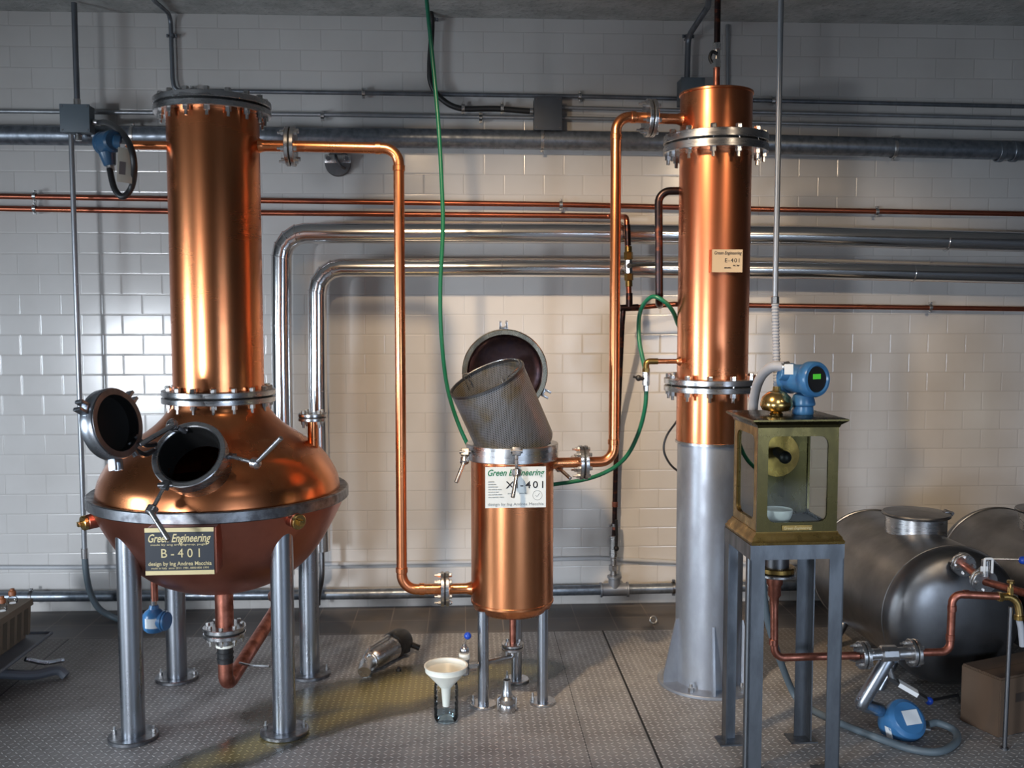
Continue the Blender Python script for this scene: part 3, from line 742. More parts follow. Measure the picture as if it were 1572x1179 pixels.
# upper left transmitter with loop of black hose and paper tag
tp = at(168, 222, 4.15)
tl = thing('pressure_transmitter', 'dark blue transmitter at the left of the still column, under the junction box', 'transmitter', tp)
part('housing', 'blue_dark', tl, lambda bm: (cyl(bm, tp + V((-.045, .05, .01)), tp + V((.03, -.03, .01)), .045, seg=32, ch=.008), ring(bm, tp + V((-.04, .046, .01)), (1, -.9, 0), .049, .04, .02, 32)))
part('neck', 'blue_dark', tl, lambda bm: cyl(bm, tp + V((-.01, 0, -.03)), tp + V((.0, 0, -.085)), .034, .024, seg=20, ch=.003))
part('cover_cap', 'blue_dark', tl, lambda bm: cyl(bm, tp + V((.02, -.015, .01)), tp + V((.055, -.01, .005)), .032, seg=24, ch=.006))
part('gland', 'steel_bolt', tl, lambda bm: cyl(bm, tp + V((.0, 0, -.083)), tp + V((.002, 0, -.108)), .0165, seg=10))
part('union', 'steel_bolt', tl, lambda bm: cyl(bm, A_(nz, -.335), A_(nz, -.385), .019, seg=6, ch=.002))
part('bracket', 'steel_dark', tl, lambda bm: (cyl(bm, tp + V((.06, 0, .0)), A_(nz, -.38), .014, seg=12), box(bm, (tp.x + .065, tp.y - .02, tp.z - .04), (.045, .004, .10))))
hp = spline([jc + V((jw / 2 + .03, 0, -.013)), at(163, 188, 4.7), at(184, 200, 4.2), at(199, 222, 4.02), at(206, 252, 4.0), at(203, 285, 4.08), at(189, 302, 4.08), at(176, 290, 4.1), at(169, 262, 4.14), tp + V((.002, 0, -.105))], 8)
part('flexible_hose', 'black', tl, lambda bm: tube(bm, hp, .0125, 12))
tagc = at(192, 254, 4.02)
tg = thing('paper_tag', 'cream paper tag hanging from the dark blue transmitter', 'tag', tagc)
part('card', 'tagw', tg, lambda bm: box(bm, (0, 0, 0), (.058, .002, .135), Matrix.Translation(tagc) @ Matrix.Rotation(.08, 4, 'Y') @ Matrix.Rotation(.5, 4, 'Z'), ch=.0008))
part('printed_block', 'tagg', tg, lambda bm: box(bm, (-.010, -.0015, -.012), (.024, .001, .05), Matrix.Translation(tagc) @ Matrix.Rotation(.08, 4, 'Y') @ Matrix.Rotation(.5, 4, 'Z')))
part('tie', 'steel_bolt', tg, lambda bm: tube(bm, [V((tagc.x, tagc.y, tagc.z + .07)), V((tagc.x + .01, tagc.y + .06, tagc.z + .115))], .0015, 6))

# ------------------------------------------------------------------ transfer pipe still -> small vessel
def pz(px, py, Y=4.125): return at(px, py, Y)
n0 = A_(zax(224, 420), RC + .09); fx = pz(446, 224).x
R1 = .0225
tr = thing('transfer_pipe', 'long copper pipe from the still column down to the small vessel', 'pipe', pz(617, 905))
za = n0.z
p2 = V((pz(612, 228).x, 4.125, za - .005)); p3 = V((pz(617, 905).x, 4.125, pz(617, 905).z))
VX = V((.325, 4.12, 0))
p4 = V((VX.x - .235, 4.12, p3.z))
path = fillet([V((fx, 4.13, za)), p2, p3, V((pz(683, 905).x, 4.12, p3.z))], .065, 10)
part('pipe', 'copper_pipe', tr, lambda bm: tube(bm, path, R1, 28))
collars(tr, [(V((p2.x - .085, 4.128, za - .003)), (1, 0, 0)), (V((p2.x, 4.125, za - .085)), (0, 0, 1)), (V((p3.x, 4.125, p3.z + .085)), (0, 0, 1)), (V((p3.x + .085, 4.125, p3.z)), (1, 0, 0))], R1, 'copper_pipe')
flange(tr, V((fx, 4.13, za)), (1, 0, 0), .082, .016, 6, .010, .0, .006, rot=.3, rb=.066)
flx = pz(683, 905).x
flange(tr, V((flx, 4.12, p3.z)), (1, 0, 0), .074, .015, 6, .0095, .0, .006, rot=.3, rb=.058)

# ------------------------------------------------------------------ small vessel
RV = .176
zr0, zr1 = at(786, 706, 3.93).z, at(786, 684, 3.93).z
zr0, zr1 = at(786, 712, 3.94).z, at(786, 690, 3.94).z
zv = at(786, 950, 4.0).z
ves = thing('infusion_vessel', 'upright copper vessel with open lid and tilted basket in it, on three steel legs', 'vessel', VX)
v_ = lambda z, dx=0, dy=0: VX + V((dx, dy, z))
part('body', 'copper_vessel', ves, lambda bm: lathe(bm, smooth_prof([(RV, zr0 + .01), (RV, zr0 - .1), (RV, .6), (RV, zv + .055)], 2) + [(RV + .002, zv + .053), (RV + .002, zv + .044), (RV - .002, zv + .040), (RV - .012, zv + .018), (RV - .035, zv + .002), (RV - .08, zv - .008), (0, zv - .014)], Matrix.Translation(VX), 96))
part('rim', 'steel', ves, lambda bm: lathe(bm, [(.165, zr0 - .004), (.193, zr0 - .004), (.196, zr0), (.196, zr1 + .002), (.193, zr1 + .005), (.168, zr1 + .005), (.165, zr1 + .002), (.165, zr0 - .004)], Matrix.Translation(VX), 96))
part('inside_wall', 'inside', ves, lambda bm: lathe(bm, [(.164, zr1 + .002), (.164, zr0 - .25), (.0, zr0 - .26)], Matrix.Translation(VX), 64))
for px, py in ((742, 1083), (833, 1079), (793, 1045)):
    f = onfloor(px, py)
    lg = part('leg', 'steel_leg', ves, lambda bm: cyl(bm, (f.x, f.y, .012), (f.x, f.y, zv + .03), .0235, seg=28))
    part('foot_plate', 'steel', lg, lambda bm: cyl(bm, (f.x, f.y, 0), (f.x, f.y, .012), .056, seg=32, ch=.002))
    part('anchor_bolt', 'steel_bolt', lg, lambda bm: (cyl(bm, (f.x - .042, f.y + .012, .011), (f.x - .042, f.y + .012, .025), .008, seg=6), cyl(bm, (f.x - .042, f.y + .012, .011), (f.x - .042, f.y + .012, .042), .0045, seg=8)))
# clamps on rim
t_handle(ves, at(714, 694, 4.03), at(713, 707, 4.01), at(712, 710, 4.0), at(700, 741, 3.97), .9)
t_handle(ves, at(793, 693, 3.915), at(793, 726, 3.885), at(793, 730, 3.865), at(787, 764, 3.83), .95)
t_handle(ves, at(853, 712, 4.17), at(858, 718, 4.15), at(856, 717, 4.13), at(876, 735, 4.06), .85)
# lid standing open behind
lc2 = at(775, 571, 4.36); ln2 = V((-.03, -1, -.06)).normalized(); fl2 = frame(lc2, ln2)
lid2 = part('lid', 'rimgold', ves, lambda bm: lathe(bm, [(0, -.055), (.10, -.05), (.15, -.03), (.180, -.022), (.192, -.016), (.192, .012), (.188, .016), (.170, .016), (.167, .012), (.165, -.004)], fl2, 80))
part('lid_dish', 'lid_in', lid2, lambda bm: lathe(bm, smooth_prof([(.166, .004), (.160, -.014), (.13, -.032), (.07, -.044), (0, -.048)], 5), fl2, 80))
for a_ in (92, -28):
    ar = math.radians(a_); ex = V((1, 0, 0)); ez = V((0, -.06, 1)).normalized(); dirv = ex * math.cos(ar) + ez * math.sin(ar); tang = ln2.cross(dirv)
    def lug2(bm):
        for s in (-1, 1): box(bm, (0, 0, 0), (.010, .022, .034), frame(lc2 + dirv * .212 + tang * .014 * s, dirv, ln2), ch=.001)
        box(bm, (0, 0, 0), (.038, .022, .012), frame(lc2 + dirv * .197, dirv, ln2), ch=.001)
    part('lug', 'steel', lid2, lug2)
part('hinge', 'steel_dark', ves, lambda bm: (box(bm, (VX.x, 4.335, zr1 - .01), (.07, .05, .03), ch=.003), box(bm, (VX.x, 4.36, (zr1 + lc2.z - .17) / 2), (.05, .018, lc2.z - .17 - zr1 + .06), ch=.003)))
# nozzles
part('inlet_nozzle', 'copper_vessel', ves, lambda bm: lathe(bm, [(.034, 0), (.027, .014), (.0225, .03), (.0225, VX.x - RV - flx)], frame(V((VX.x - RV + .008, 4.12, p3.z)), (-1, 0, 0)), 28))
zo = at(880, 710, 4.12).z; fo = at(895, 710, 4.12).x
part('outlet_nozzle', 'copper_vessel', ves, lambda bm: lathe(bm, [(.032, 0), (.026, .014), (.022, .03), (.022, fo - VX.x - RV)], frame(V((VX.x + RV - .008, 4.12, zo)), (1, 0, 0)), 28))
# plate
pY = 3.925; pa, pb = at(745, 780, pY), at(838, 716, pY); pw, ph = pb.x - pa.x, pb.z - pa.z; pcx, pcz = (pa.x + pb.x) / 2, (pa.z + pb.z) / 2
npl = part('name_plate', 'platewhite', ves, lambda bm: box(bm, (pcx, pY, pcz), (pw, .004, ph)))
part('plate_mount', 'copper_vessel', ves, lambda bm: box(bm, (pcx, pY + .022, pcz), (pw * .98, .04, ph * .98)))
yt = pY - .003
text('Green Engineering', npl, 'inkgreen', T0(pa.x + .006, pb.z - ph * .21, yt), .036, pw - .016, .35, bold=.0006)
text('XI-401', npl, 'ink', T0(pa.x + pw * .34, pb.z - ph * .52, yt), .040, pw * .62, sp=1.3, bold=.0004)
text('design by Ing Andrea Macchia', npl, 'inkgrey', T0(pa.x + .01, pa.z + ph * .06, yt), .016, pw - .02)
for i, w in enumerate((.10, .13, .16, .22, .17, .23, .26)):
    text('anno matricola volume', npl, 'inkgrey', T0(pa.x + .012, pb.z - ph * (.37 + .063 * i), yt), .008, w * pw)
for i in range(2): text('press. bar', npl, 'inkgrey', T0(pa.x + pw * (.37 + .19 * i), pb.z - ph * .66, yt), .008, pw * .13)
part('seal_mark', 'inkgrey', npl, lambda bm: ring(bm, (pb.x - .035, pY - .002, pa.z + ph * .30), (0, -1, 0), .020, .0185, .001, 32, .0001))
part('seal_tick', 'inkgrey', npl, lambda bm: tube(bm, [(pb.x - .043, pY - .003, pa.z + ph * .30), (pb.x - .037, pY - .003, pa.z + ph * .27), (pb.x - .026, pY - .003, pa.z + ph * .35)], .0007, 5))
# drain below
zf = at(787, 992, 4.12).z; dx = at(787, 992, 4.12).x - VX.x
part('drain_tube', 'copper_dull', ves, lambda bm: cyl(bm, v_(zv - .01, dx), v_(zf, dx), .0135, seg=20))
flange(ves, v_(zf, dx), (0, 0, 1), .048, .012, 4, .007, .0, .005, rot=.6)
g0 = v_(zf - .02, dx)
ge = at(713, 1025, 4.0)
dt = part('drain_elbow', 'steel', ves, lambda bm: tube(bm, fillet([g0, V((g0.x, g0.y, ge.z)), ge], .035, 6), .0115, 16))
part('drain_valve', 'steel', ves, lambda bm: (cyl(bm, ge + V((0, 0, -.03)), ge + V((0, 0, .045)), .02, seg=20, ch=.003), cyl(bm, ge + V((.015, 0, 0)), ge + V((.05, .01, 0)), .018, seg=6), sphere(bm, ge + V((0, 0, .075)), .020, 16), cyl(bm, ge + V((0, 0, .08)), ge + V((0, 0, .102)), .009, seg=12)))
part('white_collar', 'white_plastic', ves, lambda bm: cyl(bm, ge + V((0, 0, .038)), ge + V((0, 0, .062)), .023, seg=24, ch=.002))
bb = at(718, 976, 3.99)
part('valve_lever', 'steel_bolt', ves, lambda bm: tube(bm, [ge + V((0, 0, .10)), bb], .0035, 8))
part('ball_knob', 'blue_ball', ves, lambda bm: sphere(bm, bb, .0155, 16))

# basket
bc = at(796, 690, 4.10); rcn = at(748, 583, 4.06); axd = (rcn - bc).normalized(); axd = (axd + V((0, -.10, 0))).normalized()
fb = frame(bc, axd); LB = (rcn - bc).length + .015; RB = .162
bk = thing('strainer_basket', 'dark perforated steel basket tilted in the mouth of the small copper vessel', 'basket', bc)
part('mesh_body', 'perf', bk, lambda bm: lathe(bm, [(0, 0), (RB - .02, 0), (RB - .006, .004), (RB, .016), (RB, LB), (RB - .003, LB), (RB - .003, .018), (RB - .018, .005), (0, .004)], None, 96), frame_m=fb)
part('rim_band', 'steel_dark', bk, lambda bm: lathe(bm, [(RB - .004, LB - .006), (RB + .003, LB - .006), (RB + .003, LB + .003), (RB - .004, LB + .003), (RB - .004, LB - .006)], fb, 96))
def bail(bm):
    pts_ = []
    for a_ in range(0, 181, 12):
        ar = math.radians(a_); pts_.append(fb @ V((-(RB - .012) * math.cos(ar), (RB - .012) * math.sin(ar) * 1.0, LB + .010)))
    x0, x1 = fb @ V((-(RB - .012), 0, LB - .03)), fb @ V(((RB - .012), 0, LB - .03))
    tube(bm, [x0] + pts_ + [x1], .0028, 8)
part('bail_handle', 'steel_bolt', bk, bail)
for s in (-1, 1):
    part('handle_clip', 'steel_bolt', bk, lambda bm: tube(bm, [fb @ V((s * (RB - .008), -.02, LB - .05)), fb @ V((s * (RB - .008), -.02, LB + .018)), fb @ V((s * (RB - .03), .0, LB + .018)), fb @ V((s * (RB - .03), .0, LB - .01))], .0022, 6))

# ------------------------------------------------------------------ vapour pipe vessel -> condenser
CXY = V((at(1093.5, 560, 4.22).x, 4.22, 0))
vp = thing('vapour_pipe', 'copper pipe rising from the small vessel to the condenser top', 'pipe', at(942, 710, 4.12))
q3 = V((at(943, 500, 4.15).x, 4.15, 0)); zc = at(1020, 183, 4.22).z
fcx = at(998, 182, 4.2).x
path = fillet([V((fo, 4.12, zo)), V((at(942, 710, 4.14).x, 4.14, zo)), V((at(946, 186, 4.18).x, 4.18, zc)), V((fcx, 4.2, zc))], .062, 10)
part('pipe', 'copper_pipe', vp, lambda bm: tube(bm, path, .0225, 28))
xa = at(942, 710, 4.14).x; xb = at(946, 186, 4.18).x
collars(vp, [(V((xa, 4.141, zo + .085)), (0, 0, 1)), (V((xb, 4.179, zc - .085)), (0, 0, 1)), (V((xb + .075, 4.188, zc)), (1, .1, 0))], .0225, 'copper_pipe')
flange(vp, V((fo, 4.12, zo)), (1, 0, 0), .074, .016, 6, .0095, 0, .006, rot=.3, rb=.058)
flange(vp, V((fcx, 4.2, zc)), (1, .06, 0), .080, .016, 6, .010, 0, .006, rot=.3, rb=.064)

# ------------------------------------------------------------------ condenser column
c_ = lambda z, dx=0, dy=0: CXY + V((dx, dy, z))
def zc_(py, px=1096): return at(px, py, 4.22).z
RK = .154
con = thing('condenser', 'tall copper condenser column standing on a grey steel tube with base plate', 'column', CXY)
zt1, zt2 = zc_(223), zc_(590); ztop = zc_(143); zg = zc_(677)
part('head', 'copper_cond', con, lambda bm: lathe(bm, [(RK, zt1 + .01), (RK, ztop - .012), (RK + .005, ztop - .010), (RK + .005, ztop - .002), (RK + .002, ztop), (0, ztop + .006)], Matrix.Translation(CXY), 80))
part('shell', 'copper_cond', con, lambda bm: lathe(bm, [(RK, zt2), (RK, zt1)], Matrix.Translation(CXY), 80))
part('lower_shell', 'copper_cond', con, lambda bm: lathe(bm, [(RK, zg), (RK, zt2)], Matrix.Translation(CXY), 80))
flange(con, c_(zt1), (0, 0, 1), .225, .034, 12, .0145, .15, .008, rb=.203, rot=.2)
flange(con, c_(zt2), (0, 0, 1), .210, .024, 12, .0135, .15, .008, rb=.190, rot=.2)
part('weld_bead', 'steel', con, lambda bm: lathe(bm, [(.148, zg - .006), (RK + .004, zg - .006), (RK + .004, zg + .004), (RK - .002, zg + .006)], Matrix.Translation(CXY), 64))
part('support_tube', 'colbase', con, lambda bm: lathe(bm, [(.146, .012), (.148, zg)], Matrix.Translation(CXY), 64))
part('base_plate', 'colbase', con, lambda bm: cyl(bm, c_(0), c_(.014), .225, seg=64, ch=.002))
for a_ in (188, 262, 335, 60, 125):
    d = V((math.cos(math.radians(a_)), math.sin(math.radians(a_)), 0)); tn = V((-d.y, d.x, 0))
    fm = Matrix(((d.x, 0, tn.x, 0), (d.y, 0, tn.y, 0), (0, 1, 0, 0), (0, 0, 0, 1)))
    fm = Matrix.Translation(c_(0) - tn * .005) @ fm
    part('gusset', 'colbase', con, lambda bm: prism(bm, [(.14, .014), (.212, .014), (.212, .05), (.155, .30), (.14, .30)], fm, .010))
for a_ in (232, 305, 20, 160):
    d = V((math.cos(math.radians(a_)), math.sin(math.radians(a_)), 0))
    part('anchor_bolt', 'steel_bolt', con, lambda bm: (cyl(bm, c_(.013) + d * .188, c_(.034) + d * .188, .014, seg=6), cyl(bm, c_(.013) + d * .188, c_(.05) + d * .188, .007, seg=10)))
part('vapour_nozzle', 'copper_cond', con, lambda bm: lathe(bm, [(.034, 0), (.027, .013), (.022, .028), (.0225, CXY.x - RK - fcx)], frame(V((CXY.x - RK + .008, 4.215, zc)), (-1, -.06, 0)), 28))
ztap = zc_(554)
part('tap_nozzle', 'copper_cond', con, lambda bm: (lathe(bm, [(.024, 0), (.015, .012), (.0105, .02), (.0105, .125)], frame(V((CXY.x - RK + .006, 4.20, ztap)), (-1, 0, 0)), 20)))
# plate
pY = 4.045; pa, pb = at(1093, 418, pY), at(1140, 383, pY); pw, ph = pb.x - pa.x, pb.z - pa.z; pcx, pcz = (pa.x + pb.x) / 2, (pa.z + pb.z) / 2
npl = part('name_plate', 'platebeige', con, lambda bm: box(bm, (pcx, pY, pcz), (pw, .004, ph)))
part('plate_mount', 'copper_cond', con, lambda bm: box(bm, (pcx - .004, pY + .026, pcz), (pw, .047, ph)))
yt = pY - .003
text('Green Engineering', npl, 'ink', T0(pa.x + .006, pb.z - ph * .22, yt), .020, pw - .012, .3)
text('E-401', npl, 'ink', T0(pa.x + pw * .40, pb.z - ph * .56, yt), .024, pw * .48, sp=1.2)
text('anno press.', npl, 'ink', T0(pa.x + pw * .40, pb.z - ph * .83, yt), .012, pw * .22)
text('mt. bar', npl, 'ink', T0(pa.x + pw * .68, pb.z - ph * .73, yt), .012, pw * .22)
# tap valve at the nozzle
vx = at(992, 556, 4.2); vx.z = ztap
tv = thing('ball_valve', 'small steel valve with black handle on the copper stub left of the condenser', 'valve', vx)
part('elbow', 'brass', tv, lambda bm: (tube(bm, fillet([V((CXY.x - RK - .095, 4.20, ztap)), vx, vx + V((0, 0, -.045))], .016, 5), .0135, 14), cyl(bm, vx + V((0, 0, -.03)), vx + V((0, 0, -.048)), .0165, seg=6)))
part('valve_body', 'steel_bolt', tv, lambda bm: (cyl(bm, vx + V((0, 0, -.045)), vx + V((0, 0, -.105)), .0165, seg=8, ch=.002), cyl(bm, vx + V((0, 0, -.105)), vx + V((0, 0, -.13)), .012, seg=6)))
part('handle', 'black', tv, lambda bm: (cyl(bm, vx + V((-.01, -.005, -.075)), vx + V((-.035, -.01, -.073)), .009, seg=10), sphere(bm, vx + V((-.035, -.01, -.072)), .014, 10), tube(bm, [vx + V((-.035, -.01, -.072)), vx + V((-.06, -.012, -.066))], .005, 8)))
# top feed pipe from the ceiling with valve
tz = at(1096, 137, 4.22)
tf = thing('feed_pipe', 'dark copper pipe from the ceiling into the top of the condenser', 'pipe', c_(ztop))
zv0, zv1 = zc_(104, 1094), zc_(66, 1094)
part('pipe', 'copper_dull', tf, lambda bm: cyl(bm, c_(ztop - .002), c_(zv0 + .01), .014, seg=18))
part('pipe', 'copper_dark', tf, lambda bm: cyl(bm, c_(zv1 - .01), c_(3.262), .0135, seg=18))
tv = thing('ball_valve', 'small steel valve with black lever on the pipe above the condenser', 'valve', c_(zv0))
part('valve_body', 'steel_bolt', tv, lambda bm: (cyl(bm, c_(zv0), c_(zv0 + .035), .0185, seg=6, ch=.002), cyl(bm, c_(zv0 + .035), c_(zv1 - .03), .014, seg=16), cyl(bm, c_(zv1 - .03), c_(zv1), .0185, seg=6, ch=.002)))
part('lever', 'black', tv, lambda bm: tube(bm, spline([c_(zv0 + .055, -.005, -.02), c_(zv0 + .06, -.028, -.025), c_(zv0 + .035, -.038, -.025), c_(zv0 + .012, -.028, -.025)], 5), .0075, 8))

# blackened riser left of the condenser
t = thing('riser_pipe', 'blackened copper pipe curving out of the condenser and down to the wall pipe', 'pipe', at(1012, 468, 4.32))
zz = at(1040, 293, 4.27).z
part('pipe', 'copper_dark', t, lambda bm: tube(bm, fillet([V((CXY.x - .13, 4.27, zz)), V((at(1011, 293, 4.29).x, 4.29, zz)), at(1012, 466, 4.30), wl(1013, 469, .31)], .055, 8), .0175, 20))

# green hose
gh = thing('green_hose', 'green rubber hose hanging from the ceiling and looping behind the copper vessel', 'hose', at(660, 60, 4.45))
hp = [at(648, -75, 4.45), at(655, 0, 4.45), at(664, 90, 4.45), at(673, 190, 4.45), at(678, 280, 4.45), at(680, 350, 4.45), at(676, 440, 4.45), at(678, 520, 4.46), at(688, 600, 4.5), at(712, 670, 4.5), at(745, 722, 4.5), at(800, 745, 4.5), at(862, 742, 4.48), at(915, 731, 4.42), at(955, 708, 4.36), at(978, 670, 4.32), at(991, 620, 4.26), at(990, 570, 4.26), at(981, 520, 4.3), at(983, 478, 4.34), at(1000, 456, 4.25), at(1020, 463, 4.22), at(1034, 480, 4.26), at(1042, 500, 4.34), at(1062, 530, 4.42)]
part('hose', 'green', gh, lambda bm: tube(bm, spline(hp, 8), .0095, 12))
# black cable by condenser
bc2 = thing('black_cable', 'thin black cable bowed out from behind the condenser column', 'cable', at(1030, 700, 4.42))
part('cable', 'black', bc2, lambda bm: tube(bm, spline([at(1060, 600, 4.42), at(1043, 640, 4.42), at(1024, 668, 4.42), at(1019, 690, 4.42), at(1027, 710, 4.42), at(1042, 724, 4.42), at(1065, 735, 4.42)], 6), .005, 8))

# ------------------------------------------------------------------ stand and spirit safe
SX0, SX1, SY0, SY1 = 1.105, 1.445, 3.315, 3.625
zs = at(1147, 838, SY0).z
st = thing('steel_stand', 'tall grey angle iron stand carrying the brass spirit safe', 'stand', ((SX0 + SX1) / 2, (SY0 + SY1) / 2, 0))
AW, AT = .052, .005
for x, sx in ((SX0, 1), (SX1, -1)):
    for y, sy in ((SY0, 1), (SY1, -1)):
        lg = part('leg', 'stand', st, lambda bm: (box(bm, (x + sx * AW / 2, y + sy * AT / 2, zs / 2 + .003), (AW, AT, zs - .006)), box(bm, (x + sx * AT / 2, y + sy * AW / 2, zs / 2 + .003), (AT, AW, zs - .006))))
        part('foot_plate', 'stand', lg, lambda bm: box(bm, (x + sx * .03, y + sy * .02, .003), (.105, .085, .006)))
def rail(bm, p, q_, w, inward):
    pass
for y, sy in ((SY0, 1), (SY1, -1)):
    part('top_rail', 'stand', st, lambda bm: (box(bm, ((SX0 + SX1) / 2, y + sy * (AT / 2 - .001), zs - AW / 2), (SX1 - SX0, AT, AW)), box(bm, ((SX0 + SX1) / 2, y + sy * AW / 2, zs - AT / 2), (SX1 - SX0 - .002, AW, AT))))
for x, sx in ((SX0, 1), (SX1, -1)):
    part('top_rail', 'stand', st, lambda bm: (box(bm, (x + sx * (AT / 2 - .001), (SY0 + SY1) / 2, zs - AW / 2), (AT, SY1 - SY0, AW)), box(bm, (x + sx * AW / 2, (SY0 + SY1) / 2, zs - AT / 2 + .0005), (AW, SY1 - SY0 - .002, AT))))

scx, scy = (SX0 + SX1) / 2, (SY0 + SY1) / 2 - .003
safe = thing('spirit_safe', 'square brass spirit safe with glass windows, on the grey stand', 'spirit safe', (scx, scy, zs))
def sq(bm, prof):           # square section stack: list of (half width x, half depth y, z)
    rings = [[bm.verts.new((scx + sx * hx, scy + sy * hy, z)) for sx, sy in ((-1, -1), (1, -1), (1, 1), (-1, 1))] for hx, hy, z in prof]
    bm.faces.new(rings[0][::-1]); bm.faces.new(rings[-1])
    for A, B in zip(rings, rings[1:]):
        for i in range(4): bm.faces.new((A[i], A[(i + 1) % 4], B[(i + 1) % 4], B[i]))
hx, hy = .146, .138
z0 = zs + .001
part('plinth', 'brass', safe, lambda bm: sq(bm, [(hx + .022, hy + .018, z0), (hx + .024, hy + .02, z0 + .01), (hx + .018, hy + .015, z0 + .016), (hx + .016, hy + .013, z0 + .024), (hx + .005, hy + .004, z0 + .036), (hx + .003, hy + .002, z0 + .044)]))
zb0 = z0 + .042; zb1 = at(1155, 655, SY0 + .02).z
part('cornice', 'brass_dark', safe, lambda bm: sq(bm, [(hx + .002, hy + .002, zb1 - .004), (hx + .006, hy + .005, zb1 + .006), (hx + .018, hy + .016, zb1 + .014), (hx + .026, hy + .024, zb1 + .02), (hx + .026, hy + .024, zb1 + .026), (hx + .012, hy + .012, zb1 + .030)]))
def rrect(w, h_, r, n=5):
    out = []
    for cx_, cy_, a0 in ((w / 2 - r, h_ / 2 - r, 0), (-w / 2 + r, h_ / 2 - r, 90), (-w / 2 + r, -h_ / 2 + r, 180), (w / 2 - r, -h_ / 2 + r, 270)):
        for i in range(n + 1):
            a_ = math.radians(a0 + 90 * i / n); out.append((cx_ + r * math.cos(a_), cy_ + r * math.sin(a_)))
    return out
def window_panel(bm, mat, W, Hh, w, h_, th, r=.03):
    inn = rrect(w, h_, r); n = len(inn)
    # outer ring points matched to inner by quadrant, projected on the rectangle
    out = []
    for k_, (x, y) in enumerate(inn):
        qd = k_ // (n // 4); i = k_ % (n // 4); m = n // 4 - 1
        sx, sy = ((1, 1), (-1, 1), (-1, -1), (1, -1))[qd]
        f = i / m
        if qd in (0, 2): px_, py_ = (sx * W / 2, y) if f < .5 else (x, sy * Hh / 2)
        else: px_, py_ = (x, sy * Hh / 2) if f < .5 else (sx * W / 2, y)
        if abs(f - .5) < .11: px_, py_ = sx * W / 2, sy * Hh / 2
        out.append((px_, py_))
    L = []
    for pts_, z in ((inn, 0), (out, 0), (out, th), (inn, th)):
        L.append([bm.verts.new(mat @ V((p[0], p[1], z))) for p in pts_])
    L.append(L[0])
    for A, B in zip(L, L[1:]):
        for i in range(n): 
            fs = [A[i], A[(i + 1) % n], B[(i + 1) % n], B[i]]
            try: bm.faces.new(fs)
            except ValueError: pass
HB = zb1 - zb0; zm = (zb0 + zb1) / 2
def fr_(c, xdir, zdir):      # local x = xdir, y = up, z = zdir
    x = V(xdir); z = V(zdir)
    return Matrix(((x.x, 0, z.x, c[0]), (x.y, 0, z.y, c[1]), (x.z, 1, z.z, c[2]), (0, 0, 0, 1)))
part('front_frame', 'brass_dark', safe, lambda bm: window_panel(bm, fr_((scx, scy - hy, zm), (1, 0, 0), (0, 1, 0)), 2 * hx, HB, 2 * hx - .075, HB - .07, .008))
part('side_frame', 'brass', safe, lambda bm: window_panel(bm, fr_((scx - hx, scy, zm), (0, 1, 0), (1, 0, 0)), 2 * hy - .016, HB, 2 * hy - .075, HB - .07, .008))
part('side_frame', 'brass_dark', safe, lambda bm: window_panel(bm, fr_((scx + hx, scy, zm), (0, 1, 0), (-1, 0, 0)), 2 * hy - .016, HB, 2 * hy - .030, HB - .04, .008, .012))
bp_ = part('back_panel', 'brass_dark', safe, lambda bm: box(bm, (scx, scy + hy - .004, zm), (2 * hx, .008, HB)))
part('floor_tray', 'black', safe, lambda bm: box(bm, (scx, scy, zb0 + .006), (2 * hx - .02, 2 * hy - .02, .006)))
part('glass_pane', 'glass', safe, lambda bm: box(bm, (scx, scy - hy + .010, zm), (2 * hx - .03, .003, HB - .03)))
for s in (-1,): part('glass_pane', 'glass', safe, lambda bm: box(bm, (scx + s * (hx - .010), scy, zm), (.003, 2 * hy - .03, HB - .03)))
part('reflection_disc', 'brass', safe, lambda bm: cyl(bm, (scx + .02, scy + hy - .009, zm + .05), (scx + .02, scy + hy - .014, zm + .05), .085, seg=48, ch=.001))  # added disc stands in for a round reflection on the back panel
part('spout', 'black', safe, lambda bm: (cyl(bm, (scx + .02, scy + hy - .012, zm + .06), (scx + .01, scy + .02, zm + .055), .020, seg=20, ch=.003), sphere(bm, (scx + .01, scy + .02, zm + .055), .024, 16)))
dmz = zb1 + .028; dxy = V((at(1192, 620, 3.44).x, 3.44, 0))
part('top_dome', 'brass_bright', safe, lambda bm: lathe(bm, [(.022, dmz), (.024, dmz + .008), (.018, dmz + .013), (.05, dmz + .02), (.058, dmz + .034), (.058, dmz + .046), (.05, dmz + .068), (.032, dmz + .084), (.016, dmz + .09), (.013, dmz + .105), (0, dmz + .105)], Matrix.Translation(dxy), 40))
sp_ = part('safe_plate', 'brass', safe, lambda bm: box(bm, (scx + .0, scy - hy - .002, zb0 + .016), (.11, .004, .018)))
text('Green Engineering', sp_, 'gold', T0(scx - .05, zb0 + .011, scy - hy - .0045), .014, .10, .3)
# white bowl inside
cb_ = V((at(1193, 806, 3.42).x, 3.42, zb0 + .0095))
cup = part('cup', 'porcelain', None, lambda bm: lathe(bm, smooth_prof([(0, .003), (.022, .002), (.026, 0), (.028, .004), (.044, .018), (.052, .036), (.054, .054), (.051, .054), (.049, .036), (.040, .018), (.022, .009), (0, .008)], 4), Matrix.Translation(cb_), 48))
tag(cup, 'small white porcelain bowl standing inside the brass safe', 'bowl')

